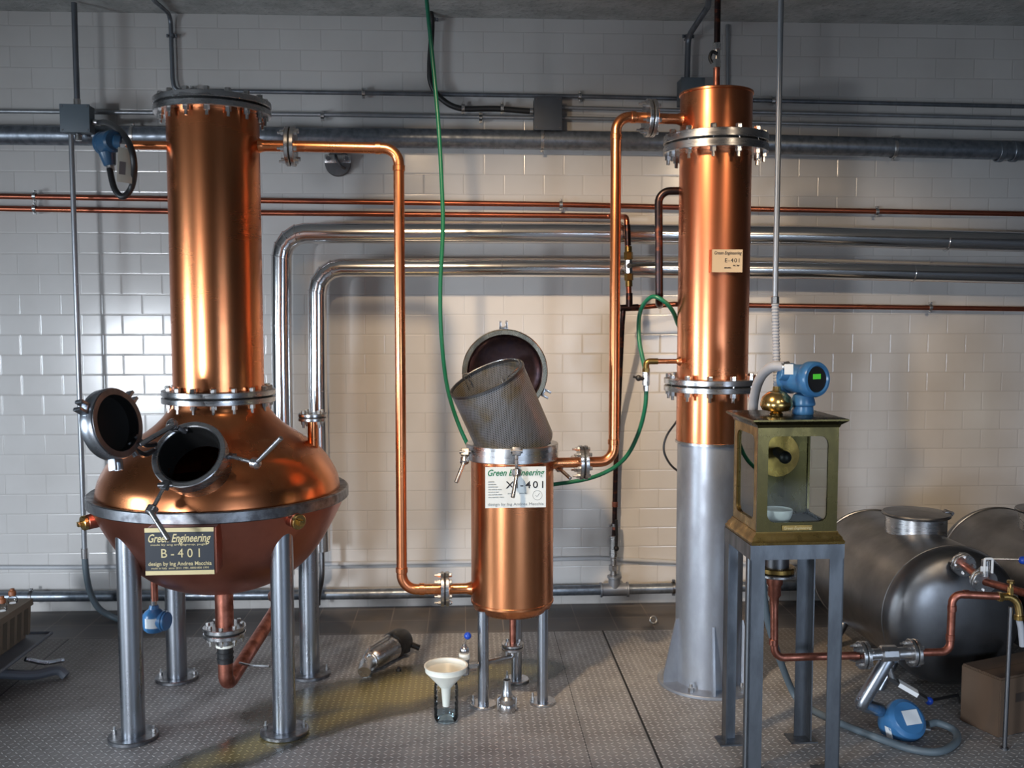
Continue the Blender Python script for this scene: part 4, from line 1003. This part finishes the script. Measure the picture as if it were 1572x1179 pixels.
# flow transmitter on the safe
fc = at(1243, 582, 3.40); fdir = V((-.02, -1, .02)).normalized()
ft = thing('flow_transmitter', 'blue transmitter with a lit green display on top of the brass safe', 'transmitter', at(1234, 625, 3.46))
fd = V((.40, -.90, .03)).normalized()
part('housing', 'blue', ft, lambda bm: (cyl(bm, fc - fd * .10, fc + fd * .01, .052, seg=40, ch=.006), cyl(bm, fc - fd * .115 , fc - fd * .085, .056, seg=40, ch=.006)))
part('display_bezel', 'blue', ft, lambda bm: lathe(bm, [(.046, .034), (.05, .040), (.060, .038), (.064, .030), (.064, .0), (.058, -.01), (.05, -.012)], frame(fc, fd), 48))
dsp = part('display_window', 'black', ft, lambda bm: cyl(bm, fc + fd * .0, fc + fd * .033, .047, seg=40))
part('display', 'lcd', dsp, lambda bm: box(bm, (0, .010, .0345), (.036, .018, .002), frame(fc, fd)))
part('cable_entry', 'blue', ft, lambda bm: cyl(bm, fc - fd * .05 + V((-.03, 0, .012)), fc - fd * .05 + V((-.075, 0, .02)), .024, seg=24, ch=.003))
part('sticker', 'white', ft, lambda bm: box(bm, (0, 0, 0), (.03, .04, .002), frame(at(1211, 567, 3.36), (-.3, -.85, .5))))
nk = V((at(1233, 615, 3.45).x, 3.45, 0)); nz0 = dmz + .002
part('neck', 'blue', ft, lambda bm: lathe(bm, [(0, nz0), (.036, nz0), (.038, nz0 + .006), (.036, nz0 + .03), (.042, nz0 + .034), (.044, nz0 + .04), (.036, nz0 + .07), (0, nz0 + .09)], Matrix.Translation(nk), 36))
gl = at(1204, 563, 3.44)
part('gland', 'steel_bolt', ft, lambda bm: cyl(bm, gl + V((.02, 0, .004)), gl + V((-.012, 0, -.002)), .017, seg=12, ch=.002))
# grey hose: from gland behind safe, down to floor and to the floor sensor
fs = onfloor(1390, 1133)
hg = thing('flexible_hose', 'grey flexible hose arching over the safe, down behind it and along the floor', 'hose', (1.3, 3.7, 0))
hp = [gl, at(1186, 563, 3.47), at(1170, 576, 3.55), at(1160, 600, 3.64), at(1156, 640, 3.70), at(1160, 740, 3.74), at(1170, 860, 3.76), at(1178, 950, 3.76)]
tail = [onfloor(1215, 1058, .05), onfloor(1240, 1085, .018), onfloor(1285, 1108, .016), onfloor(1340, 1130, .016), onfloor(1395, 1149, .016), onfloor(1440, 1154, .016), onfloor(1467, 1140, .018), onfloor(1466, 1122, .022), onfloor(1440, 1110, .035), at(1424, 1112, 3.62)]
part('upper_hose', 'hose_light', hg, lambda bm: tube(bm, spline(hp[:6], 8), .0185, 14))
part('lower_hose', 'hose_grey', hg, lambda bm: tube(bm, spline(hp[5:] + tail, 8), .0145, 14))
# vertical conduit dropping from the ceiling to the safe
cv = at(1190, 460, 3.60)
t = run('conduit', 'vertical steel conduit dropping from the ceiling in front of the condenser', 'conduit', [V((cv.x, cv.y, 3.262)), cv], .0105, 'conduit_light')
part('gland', 'steel_bolt', t, lambda bm: (cyl(bm, cv + V((0, 0, .012)), cv + V((0, 0, -.015)), .016, seg=8, ch=.002)))
part('corrugated_hose', 'hose_light', t, lambda bm: tube(bm, spline([cv, at(1191, 520, 3.60), at(1193, 580, 3.58), at(1191, 612, 3.55)], 10), .0135, 14, rib=.012))
part('end_fitting', 'black', t, lambda bm: cyl(bm, at(1191, 600, 3.56), at(1190, 622, 3.55), .015, seg=12))

# ------------------------------------------------------------------ outlet line under the safe
dpY = 3.47; dc = at(1192, 872, dpY)
dl = thing('drain_line', 'tarnished copper pipe with flange below the stand, leading right to the brass tap', 'pipe', at(1192, 1005, dpY))
part('brass_disc', 'brass', dl, lambda bm: cyl(bm, dc + V((0, 0, .008)), dc + V((0, 0, -.012)), .068, seg=48, ch=.003))
part('steel_disc', 'steel', dl, lambda bm: cyl(bm, dc + V((0, 0, -.015)), dc + V((0, 0, -.028)), .070, seg=48, ch=.003))
part('throat', 'steel_dark', dl, lambda bm: cyl(bm, dc + V((0, 0, .008)), (dc.x, dc.y, zs - .004), .045, seg=32))
px0 = dc.x - .006
part('reducer', 'copper_dull', dl, lambda bm: lathe(bm, [(.0, 0), (.030, 0), (.030, -.03), (.024, -.04), (.024, -.075), (.017, -.085), (.0165, -.11)], Matrix.Translation((px0, dpY, dc.z - .027)), 28))
zz0 = at(1250, 1008, dpY).z
path = fillet([V((px0, dpY, dc.z - .10)), V((px0 + .004, dpY, zz0)), V((at(1318, 1008, dpY).x, dpY, zz0))], .04, 8)
part('pipe', 'copper_dull', dl, lambda bm: tube(bm, path, .0145, 20))
fa = V((at(1325, 1008, dpY).x, dpY, zz0)); fb2 = V((at(1402, 1004, dpY).x, dpY, zz0 + .004))
flange(dl, fa, (1, .0, 0), .052, .013, 4, .0085, 0, .005, rot=.8, rb=.038)
flange(dl, fb2, (1, .0, 0), .052, .013, 4, .0085, 0, .005, rot=.8, rb=.038)
mid = fa.lerp(fb2, .5)
part('valve_body', 'steel', dl, lambda bm: (cyl(bm, fa + V((.015, 0, 0)), mid - V((.03, 0, 0)), .022, seg=20), cyl(bm, mid - V((.032, 0, 0)), mid + V((.034, 0, 0)), .033, seg=10, ch=.006), cyl(bm, mid + V((.03, 0, 0)), fb2 - V((.015, 0, 0)), .024, seg=20), tube(bm, fillet([mid, mid + V((.0, -.01, -.05)), mid + V((.015, -.01, -.10))], .02, 4), .014, 12)))
hb_ = mid + V((.015, -.012, -.095))
lv = part('lever', 'black', dl, lambda bm: box(bm, (0, 0, .06), (.040, .012, .15), frame(hb_, at(1420, 1072, 3.42) - hb_)))
part('sticker', 'white', lv, lambda bm: box(bm, (0, 0, .060), (.044, .016, .075), frame(hb_, at(1420, 1072, 3.42) - hb_)))
yp = part('y_branch', 'steel_leg', dl, lambda bm: tube(bm, fillet([mid + V((0, 0, -.02)), at(1322, 1080, 3.46), at(1350, 1090, 3.63)], .012, 2), .027, 20))
xe = at(1458, 1004, dpY).x; ze = at(1462, 912, dpY).z; xt = at(1530, 912, dpY).x
path = fillet([fb2, V((xe, dpY, zz0 + .004)), V((xe + .003, dpY, ze)), V((xt, dpY - .02, ze - .006))], .035, 8)
part('pipe', 'copper_dull', dl, lambda bm: tube(bm, path, .0145, 20))
collars(dl, [(V((xe, dpY, zz0 + .06)), (0, 0, 1)), (V((xe + .003, dpY, ze - .055)), (0, 0, 1)), (V((xe + .055, dpY - .003, ze - .001)), (1, -.05, 0)), (V((px0, dpY, zz0 + .06)), (0, 0, 1))], .0145, 'copper_dull')
# brass tap
tc = V((xt + .01, dpY - .02, ze - .008))
tap = thing('brass_tap', 'brass garden tap at the end of the copper drain line', 'tap', tc)
part('tap_body', 'brass_bright', tap, lambda bm: (cyl(bm, tc - V((.018, 0, 0)), tc + V((.0, 0, 0)), .019, seg=6, ch=.002), tube(bm, spline([tc, tc + V((.03, -.002, -.002)), tc + V((.055, -.006, -.022)), tc + V((.064, -.008, -.06)), tc + V((.064, -.008, -.075))], 6), .0145, 16), cyl(bm, tc + V((.03, -.002, 0)), tc + V((.03, -.002, .035)), .012, seg=6)))
part('spout_ring', 'brass', tap, lambda bm: cyl(bm, tc + V((.064, -.008, -.07)), tc + V((.065, -.008, -.088)), .019, seg=20, ch=.002))
part('tap_spindle', 'brass_bright', tap, lambda bm: (cyl(bm, tc + V((.03, -.002, .033)), tc + V((.03, -.002, .055)), .006, seg=10), cyl(bm, tc + V((.03, -.002, .05)), tc + V((.03, -.002, .062)), .014, seg=8, ch=.002)))
part('spout_hose', 'hose_light', tap, lambda bm: tube(bm, [tc + V((.065, -.008, -.086)), tc + V((.074, -.008, -.12)), tc + V((.082, -.01, -.19))], .012, 14))
# rod standing beside tap
rb = onfloor(1542, 1150); rt = at(1552, 930, 3.46)
rod = part('support_rod', 'steel_dark', None, lambda bm: (cyl(bm, (rb.x, rb.y, .003), rt + V((0, 0, -.003)), .0085, seg=14, ch=.002), cyl(bm, (rb.x, rb.y, .0), (rb.x, rb.y, .008), .014, seg=14)))
tag(rod, 'slim steel rod propping up the brass tap', 'rod')

# tank connection line with flanges, valve and blue knob
t2 = thing('tank_line', 'copper pipe with bolted flanges leaving the nearer tank head above the tap', 'pipe', at(1490, 880, 3.75))
l0, l1, l2 = at(1478, 866, 3.84), at(1512, 893, 3.66), at(1600, 918, 3.45)
part('pipe', 'copper_dull', t2, lambda bm: tube(bm, [l0, l1, l1.lerp(l2, .5), l2], .0155, 18))
dd = (l1 - l0).normalized()
flange(t2, l0 + dd * .005, dd, .048, .013, 4, .0085, 0, .005, rb=.035)
flange(t2, l1 - dd * .01, dd, .050, .013, 4, .0085, 0, .005, rb=.036)
vb = at(1513, 878, 3.64)
part('valve_stem', 'steel', t2, lambda bm: (cyl(bm, vb + V((0, 0, -.02)), vb + V((0, 0, .05)), .017, seg=16, ch=.003)))
part('white_bracket', 'white', t2, lambda bm: (tube(bm, fillet([vb + V((-.016, -.018, .0)), vb + V((-.016, -.018, .058)), vb + V((.016, -.018, .058)), vb + V((.016, -.018, .0))], .006, 3), .005, 8), box(bm, (vb.x - .018, vb.y - .02, vb.z + .018), (.03, .003, .02))))
part('valve_lever', 'steel_bolt', t2, lambda bm: tube(bm, [vb + V((.015, 0, .052)), at(1568, 859, 3.6)], .0035, 8))
part('ball_knob', 'blue_ball', t2, lambda bm: sphere(bm, at(1570, 860, 3.6), .016, 16))

# ------------------------------------------------------------------ horizontal tanks
def tank(label, X0, Y0, Y1, zc0, r=.30):
    t = thing('steel_tank', label, 'tank', (X0, (Y0 + Y1) / 2, 0), 'horizontal steel tanks')
    L = Y1 - Y0; fm = frame((X0, Y0, zc0), (0, 1, 0))
    part('shell', 'tank', t, lambda bm: lathe(bm, [(r, 0), (r, L)], fm, 80))
    hd = [(r + .003, .0), (r + .003, -.012), (r - .002, -.03), (r - .012, -.05), (r - .04, -.078), (r - .10, -.105), (r - .2, -.122), (0, -.128)]
    hdb = [(r + .003, L)] + [(a, L - b) for a, b in hd[1:]]
    part('front_head', 'tank', t, lambda bm: lathe(bm, smooth_prof(hd, 4), fm, 80))
    part('rear_head', 'tank', t, lambda bm: lathe(bm, smooth_prof(hdb, 4), fm, 80))
    for z in (.0, L): part('weld_seam', 'tank', t, lambda bm: lathe(bm, [(r - .001, z - .006), (r + .005, z - .003), (r + .005, z + .003), (r - .001, z + .006)], fm, 80))
    mx, my, mz = X0 + .02, Y0 + L * .46, zc0 + r
    mw = part('manway', 'steel', t, lambda bm: lathe(bm, [(.135, -.06), (.135, .055), (.14, .06)], Matrix.Translation((mx, my, mz)), 56))
    part('manway_lid', 'tank', mw, lambda bm: lathe(bm, [(.138, .058), (.15, .060), (.152, .068), (.148, .074), (.10, .080), (0, .086)], Matrix.Translation((mx, my, mz)), 56))
    part('latch', 'steel_dark', mw, lambda bm: (box(bm, (mx + .14, my - .02, mz + .07), (.04, .03, .022), ch=.003), cyl(bm, (mx + .15, my - .05, mz + .075), (mx + .15, my + .02, mz + .075), .007)))
    for y in (Y0 + .12, Y1 - .12):
        for s in (-1, 1):
            part('leg', 'steel_leg', t, lambda bm: cyl(bm, (X0 + s * .26, y - .02, 0), (X0 + s * .17, y, zc0 - .22), .022, seg=16))
    return t
tank('steel tank directly behind the cardboard box, nearer to the brass safe', 2.205, 3.97, 4.74, .362)
tank('steel tank cut off by the right edge of the photo', 2.87, 4.0, 4.74, .362)

# cardboard box
k0, k1 = onfloor(1533, 1134), onfloor(1473, 1106)
dL = (k1 - k0); dl_ = dL.normalized(); dr_ = V((-dl_.y, dl_.x, 0)); 
if dr_.x < 0: dr_ = -dr_
bh = .235
cbx = thing('cardboard_box', 'brown cardboard carton on the floor in front of the tank', 'box', k0)
def cbox(bm):
    pts_ = [k0, k0 + dr_ * .36, k0 + dr_ * .36 + dL, k0 + dL]
    lo = [bm.verts.new((p.x, p.y, 0.001)) for p in pts_]; hi = [bm.verts.new((p.x, p.y, bh)) for p in pts_]
    bm.faces.new(lo[::-1]); bm.faces.new(hi)
    for i in range(4): bm.faces.new((lo[i], lo[(i + 1) % 4], hi[(i + 1) % 4], hi[i]))
    bmesh.ops.bevel(bm, geom=list(bm.edges), offset=.004, segments=2, affect='EDGES')
part('carton', 'card', cbx, cbox)
def flap(bm):
    for s0, s1 in ((.02, .49), (.51, .98)):
        a0, a1 = k0 + dL * s0 + dr_ * .006, k0 + dL * s1 + dr_ * .006
        pts_ = [a0, a0 + dr_ * .348, a1 + dr_ * .348, a1]
        lo = [bm.verts.new((p.x, p.y, bh + .0005)) for p in pts_]; hi = [bm.verts.new((p.x, p.y, bh + .004)) for p in pts_]
        bm.faces.new(lo[::-1]); bm.faces.new(hi)
        for i in range(4): bm.faces.new((lo[i], lo[(i + 1) % 4], hi[(i + 1) % 4], hi[i]))
part('flaps', 'card', cbx, flap)
nr = V((dr_.y, -dr_.x, 0)); nr = nr if nr.y < 0 else -nr
part('printed_mark', 'card_ink', cbx, lambda bm: box(bm, (0, 0, 0), (.09, .035, .002), frame(k0 + dr_ * .13 + V((0, 0, .15)) + nr * .0005, nr)))

# floor sensor
sc_ = V((fs.x + .0, fs.y + .03, .075))
sn = thing('level_transmitter', 'blue round transmitter with white sticker lying low beside the grey hose', 'transmitter', (sc_.x, sc_.y, 0))
ad = V((.16, -.74, .62)).normalized(); sc0 = at(1385, 1108, sc_.y)
part('housing', 'blue', sn, lambda bm: lathe(bm, [(0, -.065), (.06, -.065), (.074, -.055), (.077, -.03), (.077, .004), (.081, .008), (.081, .030), (.078, .038), (.066, .046), (.062, .050), (0, .052)], frame(sc0, ad), 48))
part('cable_entry', 'blue', sn, lambda bm: (cyl(bm, sc0 + V((.04, 0, -.02)), sc0 + V((.085, 0, -.03)), .022, seg=20, ch=.003)))
part('gland', 'steel_bolt', sn, lambda bm: cyl(bm, sc0 + V((.084, 0, -.03)), sc0 + V((.11, 0, -.035)), .015, seg=12))
part('sticker', 'white', sn, lambda bm: box(bm, (0.01, .0, .0535), (.070, .056, .0015), frame(sc0, ad)))
part('side_sticker', 'white', sn, lambda bm: box(bm, (0, 0, 0), (.03, .05, .0015), frame(sc0 + V((-.068, -.030, -.030)), (-.85, -.35, -.25))))
for s in (-1, 1): part('screw', 'steel_bolt', sn, lambda bm: cyl(bm, sc0 + frame(V((0, 0, 0)), ad) @ V((s * .060, -.028, .02)), sc0 + frame(V((0, 0, 0)), ad) @ V((s * .072, -.032, .02)), .007, seg=10))
part('foot', 'blue', sn, lambda bm: cyl(bm, (sc0.x, sc0.y + .02, 0.0), (sc0.x, sc0.y + .02, sc0.z - .02), .03, seg=20))
# blue knobbed lever on the floor behind the sensor
ka, kb = at(1426, 1076, 3.75), at(1470, 1067, 3.85)
kn = thing('valve_lever', 'steel lever with blue ball knob beside the carton', 'lever', (ka.x, ka.y, 0))
part('bar', 'steel_dark', kn, lambda bm: tube(bm, [ka, kb, V((kb.x + .03, kb.y + .03, 0.01))], .007, 8))
part('ball_knob', 'blue_ball', kn, lambda bm: sphere(bm, ka, .017, 16))

# ------------------------------------------------------------------ floor things
# submersible pump
pA, pB = onfloor(560, 1022, .045), onfloor(618, 985, .055)
pd_ = (pB - pA).normalized()
pm = thing('submersible_pump', 'stainless steel pump with black motor end lying on the floor', 'pump', (pA.x, pA.y, 0))
part('body', 'steel', pm, lambda bm: lathe(bm, [(0, .05), (.034, .05), (.044, .06), (.052, .075), (.053, .20), (.056, .205), (.056, .23), (.05, .235), (0, .235)], frame(V((pA.x, pA.y, .056)), V((pd_.x, pd_.y, 0))), 40))
part('motor_end', 'black', pm, lambda bm: lathe(bm, [(0, .232), (.060, .234), (.064, .245), (.064, .31), (.056, .335), (.03, .35), (0, .352)], frame(V((pA.x, pA.y, .064)), V((pd_.x, pd_.y, 0))), 40))
h2 = V((pd_.x, pd_.y, 0)); sd = V((h2.y, -h2.x, 0)); o_ = V((pA.x, pA.y, .05))
part('outlet_elbow', 'steel_bolt', pm, lambda bm: (tube(bm, fillet([o_ + h2 * .07, o_ + h2 * .01, o_ + h2 * -.035 + sd * .02 + V((0, 0, -.02))], .03, 5), .03, 20), ring(bm, o_ + h2 * .035, h2, .042, .02, .016, 28)))
part('handle', 'steel', pm, lambda bm: tube(bm, fillet([o_ + h2 * .0 + V((0, 0, .03)), o_ + h2 * .05 + V((0, 0, .068)), o_ + h2 * .20 + V((0, 0, .075)), o_ + h2 * .24 + V((0, 0, .05))], .03, 5), .006, 10))
part('cable_stub', 'black', pm, lambda bm: (tube(bm, fillet([o_ + h2 * .29 + V((0, 0, .0)), o_ + h2 * .33 + sd * .04, o_ + h2 * .35 + sd * .085 + V((0, 0, -.02))], .02, 4), .014, 10), box(bm, (0, 0, 0), (.03, .05, .04), frame(o_ + h2 * .28 + sd * .05, h2), ch=.006)))
part('blue_mark', 'blue_ball', pm, lambda bm: sphere(bm, o_ + h2 * .12 + V((0, -.02, .050)), .006, 8))
# bottle
bq = onfloor(685, 1106)
bo = thing('plastic_bottle', 'clear plastic bottle with a little water, holding the white funnel', 'bottle', bq)
zbt = at(685, 1052, bq.y).z
pr = [(0, .004), (.030, .0), (.044, .004), (.050, .016)]
zz_ = .03
while zz_ < zbt - .035:
    pr += [(.050, zz_), (.0485, zz_ + .008), (.050, zz_ + .016)]; zz_ += .026
pr += [(.050, zbt - .02), (.048, zbt), (.046, zbt + .01)]
part('body', 'bottle', bo, lambda bm: lathe(bm, pr, Matrix.Translation(bq), 40))
part('water', 'water', bo, lambda bm: lathe(bm, [(0, .008), (.042, .008), (.046, .016), (.047, .034), (0, .034)], Matrix.Translation(bq), 40))
# funnel
fz = at(685, 1023, bq.y).z
fn = part('funnel', 'white_plastic', None, lambda bm: lathe(bm, [(.012, fz - .165), (.014, fz - .165), (.020, fz - .09), (.030, fz - .078), (.080, fz - .022), (.084, fz - .018), (.0845, fz), (.089, fz + .003), (.089, fz + .006), (.082, fz + .006), (.081, fz - .016), (.028, fz - .074), (.018, fz - .088), (.012, fz - .165)], Matrix.Translation((bq.x, bq.y, 0)), 48))
tag(fn, 'white plastic funnel standing in the clear bottle', 'funnel')
# hose coupling
hc = onfloor(778, 1092)
cp = thing('hose_coupling', 'steel hose coupling standing upright between the legs of the small vessel', 'coupling', hc)
part('skirt', 'steel', cp, lambda bm: lathe(bm, [(0, 0), (.034, 0), (.036, .004), (.036, .03), (.033, .036), (.036, .042), (.036, .058), (.028, .068), (.02, .07)], Matrix.Translation(hc), 36))
part('tail', 'steel_bolt', cp, lambda bm: lathe(bm, [(.022, .066), (.022, .075), (.018, .09), (.020, .092), (.0165, .11), (.0165, .135), (.013, .135), (.013, .07)], Matrix.Translation(hc), 28))
for s in (-1, 1): part('cam_arm', 'steel_bolt', cp, lambda bm: box(bm, (hc.x + s * .038, hc.y, .035), (.007, .018, .05), ch=.002))
# steel ring
rg = onfloor(1003, 958)
rr_ = part('steel_ring', 'steel_bolt', None, lambda bm: lathe(bm, [(.018 + .005 * math.cos(a), .005 * math.sin(a)) for a in [2 * PI * i / 12 for i in range(13)]], frame(V((rg.x, rg.y, .0225)), V((.1, -1, .3))), 36))
tag(rr_, 'small shiny steel ring on the dark floor tiles beside the condenser', 'ring')
# pebble of debris
db = onfloor(612, 1030)
dbo = part('screw_cap', 'black', None, lambda bm: (cyl(bm, (db.x, db.y, 0), (db.x, db.y, .012), .013, seg=14, ch=.002), cyl(bm, (db.x, db.y, .012), (db.x, db.y, .02), .007, seg=10)))
tag(dbo, 'tiny black cap on the floor in front of the pump', 'cap')

# ------------------------------------------------------------------ crate cart at the left edge
ca, cbp = at(-70, 1010, 3.95), at(48, 935, 4.62)
cz = .36
cart = thing('tray_trolley', 'low grey metal tray trolley at the left edge of the floor', 'trolley', (ca.x, ca.y, 0))
dA = V((cbp.x - ca.x, cbp.y - ca.y, 0)); dn = dA.normalized(); dw = V((-dn.y, dn.x, 0))
o3 = V((ca.x, ca.y, 0))
def P3(a_, w, z): return o3 + dn * a_ + dw * w + V((0, 0, z - .10 if z >= .13 else z * .4))
LC = dA.length
def hexa(bm, pts8):
    v = [bm.verts.new(p) for p in pts8]
    for f in ((0, 1, 2, 3), (7, 6, 5, 4), (0, 4, 5, 1), (1, 5, 6, 2), (2, 6, 7, 3), (3, 7, 4, 0)): bm.faces.new([v[i] for i in f])
part('tray', 'cart', cart, lambda bm: hexa(bm, [P3(-.1, .12, .14), P3(LC, .12, .14), P3(LC, .5, .14), P3(-.1, .5, .14), P3(-.1, -.06, .25), P3(LC + .06, -.06, .25), P3(LC + .06, .55, .25), P3(-.1, .55, .25)]))
part('tray_lip', 'cart', cart, lambda bm: tube(bm, [P3(-.1, -.062, .25), P3(LC + .06, -.062, .25), P3(LC + .06, .5, .25)], .009, 8))
part('foot_bracket', 'cart', cart, lambda bm: tube(bm, spline([P3(LC - .22, .05, .16), P3(LC - .16, -.07, .13), P3(LC - .12, -.16, .09), P3(LC - .12, -.20, .02)], 5), .022, 10))
part('hook', 'steel_leg', cart, lambda bm: tube(bm, spline([P3(LC - .12, -.02, .19), P3(LC - .06, -.08, .15), P3(LC + .0, -.14, .14)], 5), .011, 8))
for a_, w in ((.0, .15), (LC - .12, .15), (.0, .42), (LC - .12, .42)):
    part('castor', 'black', cart, lambda bm: (cyl(bm, P3(a_, w - .012, .045), P3(a_, w + .012, .045), .018, seg=20), box(bm, P3(a_, w, .145) - V((0, 0, .012)), (.03, .03, .025))))
crate = thing('crate', 'tan slatted plastic crate sitting on the grey tray trolley', 'crate', P3(LC / 2, .2, .25))
part('crate_top', 'tan', crate, lambda bm: hexa(bm, [P3(-.1, .0, .40), P3(LC + .02, .0, .40), P3(LC + .02, .42, .40), P3(-.1, .42, .40), P3(-.1, .0, .43), P3(LC + .02, .0, .43), P3(LC + .02, .42, .43), P3(-.1, .42, .43)]))
part('crate_base', 'tan', crate, lambda bm: hexa(bm, [P3(-.1, .03, .251), P3(LC, .03, .251), P3(LC, .4, .251), P3(-.1, .4, .251), P3(-.1, .03, .275), P3(LC, .03, .275), P3(LC, .4, .275), P3(-.1, .4, .275)]))
ns = 12
for i in range(ns):
    a_ = -.08 + (LC + .07) * i / (ns - 1)
    part('slat', 'tan', crate, lambda bm: hexa(bm, [P3(a_ - .012, .01, .27), P3(a_ + .012, .01, .27), P3(a_ + .012, .04, .27), P3(a_ - .012, .04, .27), P3(a_ - .012, .002, .405), P3(a_ + .012, .002, .405), P3(a_ + .012, .04, .405), P3(a_ - .012, .04, .405)]))
part('crate_core', 'inside', crate, lambda bm: hexa(bm, [P3(-.09, .05, .27), P3(LC, .05, .27), P3(LC, .39, .27), P3(-.09, .39, .27), P3(-.09, .05, .40), P3(LC, .05, .40), P3(LC, .39, .40), P3(-.09, .39, .40)]))
bspots = [(LC - .05, .06, 0), (LC - .17, .05, 0), (LC - .29, .05, 0), (LC - .40, .05, 1), (LC - .07, .20, 0), (LC - .20, .20, 0)]
names = ['small orange capped vial at the far front corner of the tan crate', 'small orange capped vial, second from the far end of the tan crate front row', 'small orange capped vial, third from the far end of the tan crate front row',
         'small vial with dark red cap standing on the tan crate', 'small orange capped vial, back row of the tan crate at the far end', 'small orange capped vial, back row of the tan crate nearer the camera']
for (a_, w, dk), nm in zip(bspots, names):
    v0 = P3(a_, w, .4305)
    bt = thing('vial', nm, 'bottle', v0, 'vials on the tan crate')
    part('glass_body', 'bottle', bt, lambda bm: lathe(bm, [(0, 0), (.019, 0), (.021, .004), (.021, .022), (.013, .032), (.012, .04)], Matrix.Translation(v0), 20))
    part('cap', 'cap2' if dk else 'cap', bt, lambda bm: (lathe(bm, [(.014, .034), (.0165, .036), (.0165, .052), (.014, .056), (.010, .058), (.010, .066), (0, .068)], Matrix.Translation(v0), 18)))

# ------------------------------------------------------------------ light
def area(name, loc, target, sx, sy, power, col, spread=180):
    l = bpy.data.lights.new(name, 'AREA'); l.shape = 'RECTANGLE'; l.size = sx; l.size_y = sy; l.energy = power; l.color = col
    l.spread = math.radians(spread)
    o = bpy.data.objects.new(name, l); COL.objects.link(o); o.location = loc
    o.rotation_euler = (V(target) - V(loc)).to_track_quat('-Z', 'Y').to_euler(); return o
def spot(name, loc, target, power, col, ang=100, blend=.6, r=.06):
    l = bpy.data.lights.new(name, 'SPOT'); l.energy = power; l.color = col; l.spot_size = math.radians(ang); l.spot_blend = blend; l.shadow_soft_size = r
    o = bpy.data.objects.new(name, l); COL.objects.link(o); o.location = loc
    o.rotation_euler = (V(target) - V(loc)).to_track_quat('-Z', 'Y').to_euler(); return o
area('window_light_rear', (-4.5, -3.25, 1.35), (-1.0, 4.5, .9), .6, 1.6, 260, (.84, .91, 1.0), 110)
area('window_light_left', (-5.15, 1.8, 1.1), (1.0, 4.4, .4), 1.0, 1.3, 62, (.76, .88, 1.0), 100)
spot('ceiling_lamp', (-.45, 2.55, 3.1), (.80, 5.2, .80), 520, (1.0, .74, .48), 72, 1.0, .07)
spot('ceiling_lamp_right', (2.2, 1.2, 3.1), (1.9, 5.2, 1.15), 280, (1.0, .78, .54), 45, 1.0, .10)
spot('floor_lamp_light', (.9, .6, 3.1), (.6, 3.5, 0), 105, (.90, .95, 1.0), 62, 1.0, .2)
bpy.context.view_layer.update()
for o in list(COL.objects):
    if o.parent is None and o.type in ('MESH', 'EMPTY') and o.get('kind') != 'structure': o.matrix_basis = RT @ o.matrix_basis
w = bpy.data.worlds.new('world'); bpy.context.scene.world = w; w.use_nodes = True
w.node_tree.nodes['Background'].inputs[0].default_value = (.5, .6, .75, 1); w.node_tree.nodes['Background'].inputs[1].default_value = .1
# soft daylight filling the hall from the far end behind the camera
area('hall_daylight', (2.6, -3.2, 1.4), (1.2, 5, .5), 3.2, 1.5, 125, (.66, .80, 1.0), 130)

sc = bpy.context.scene
sc.view_settings.view_transform = 'Standard'
sc.view_settings.look = 'None'
sc.view_settings.exposure = -0.2
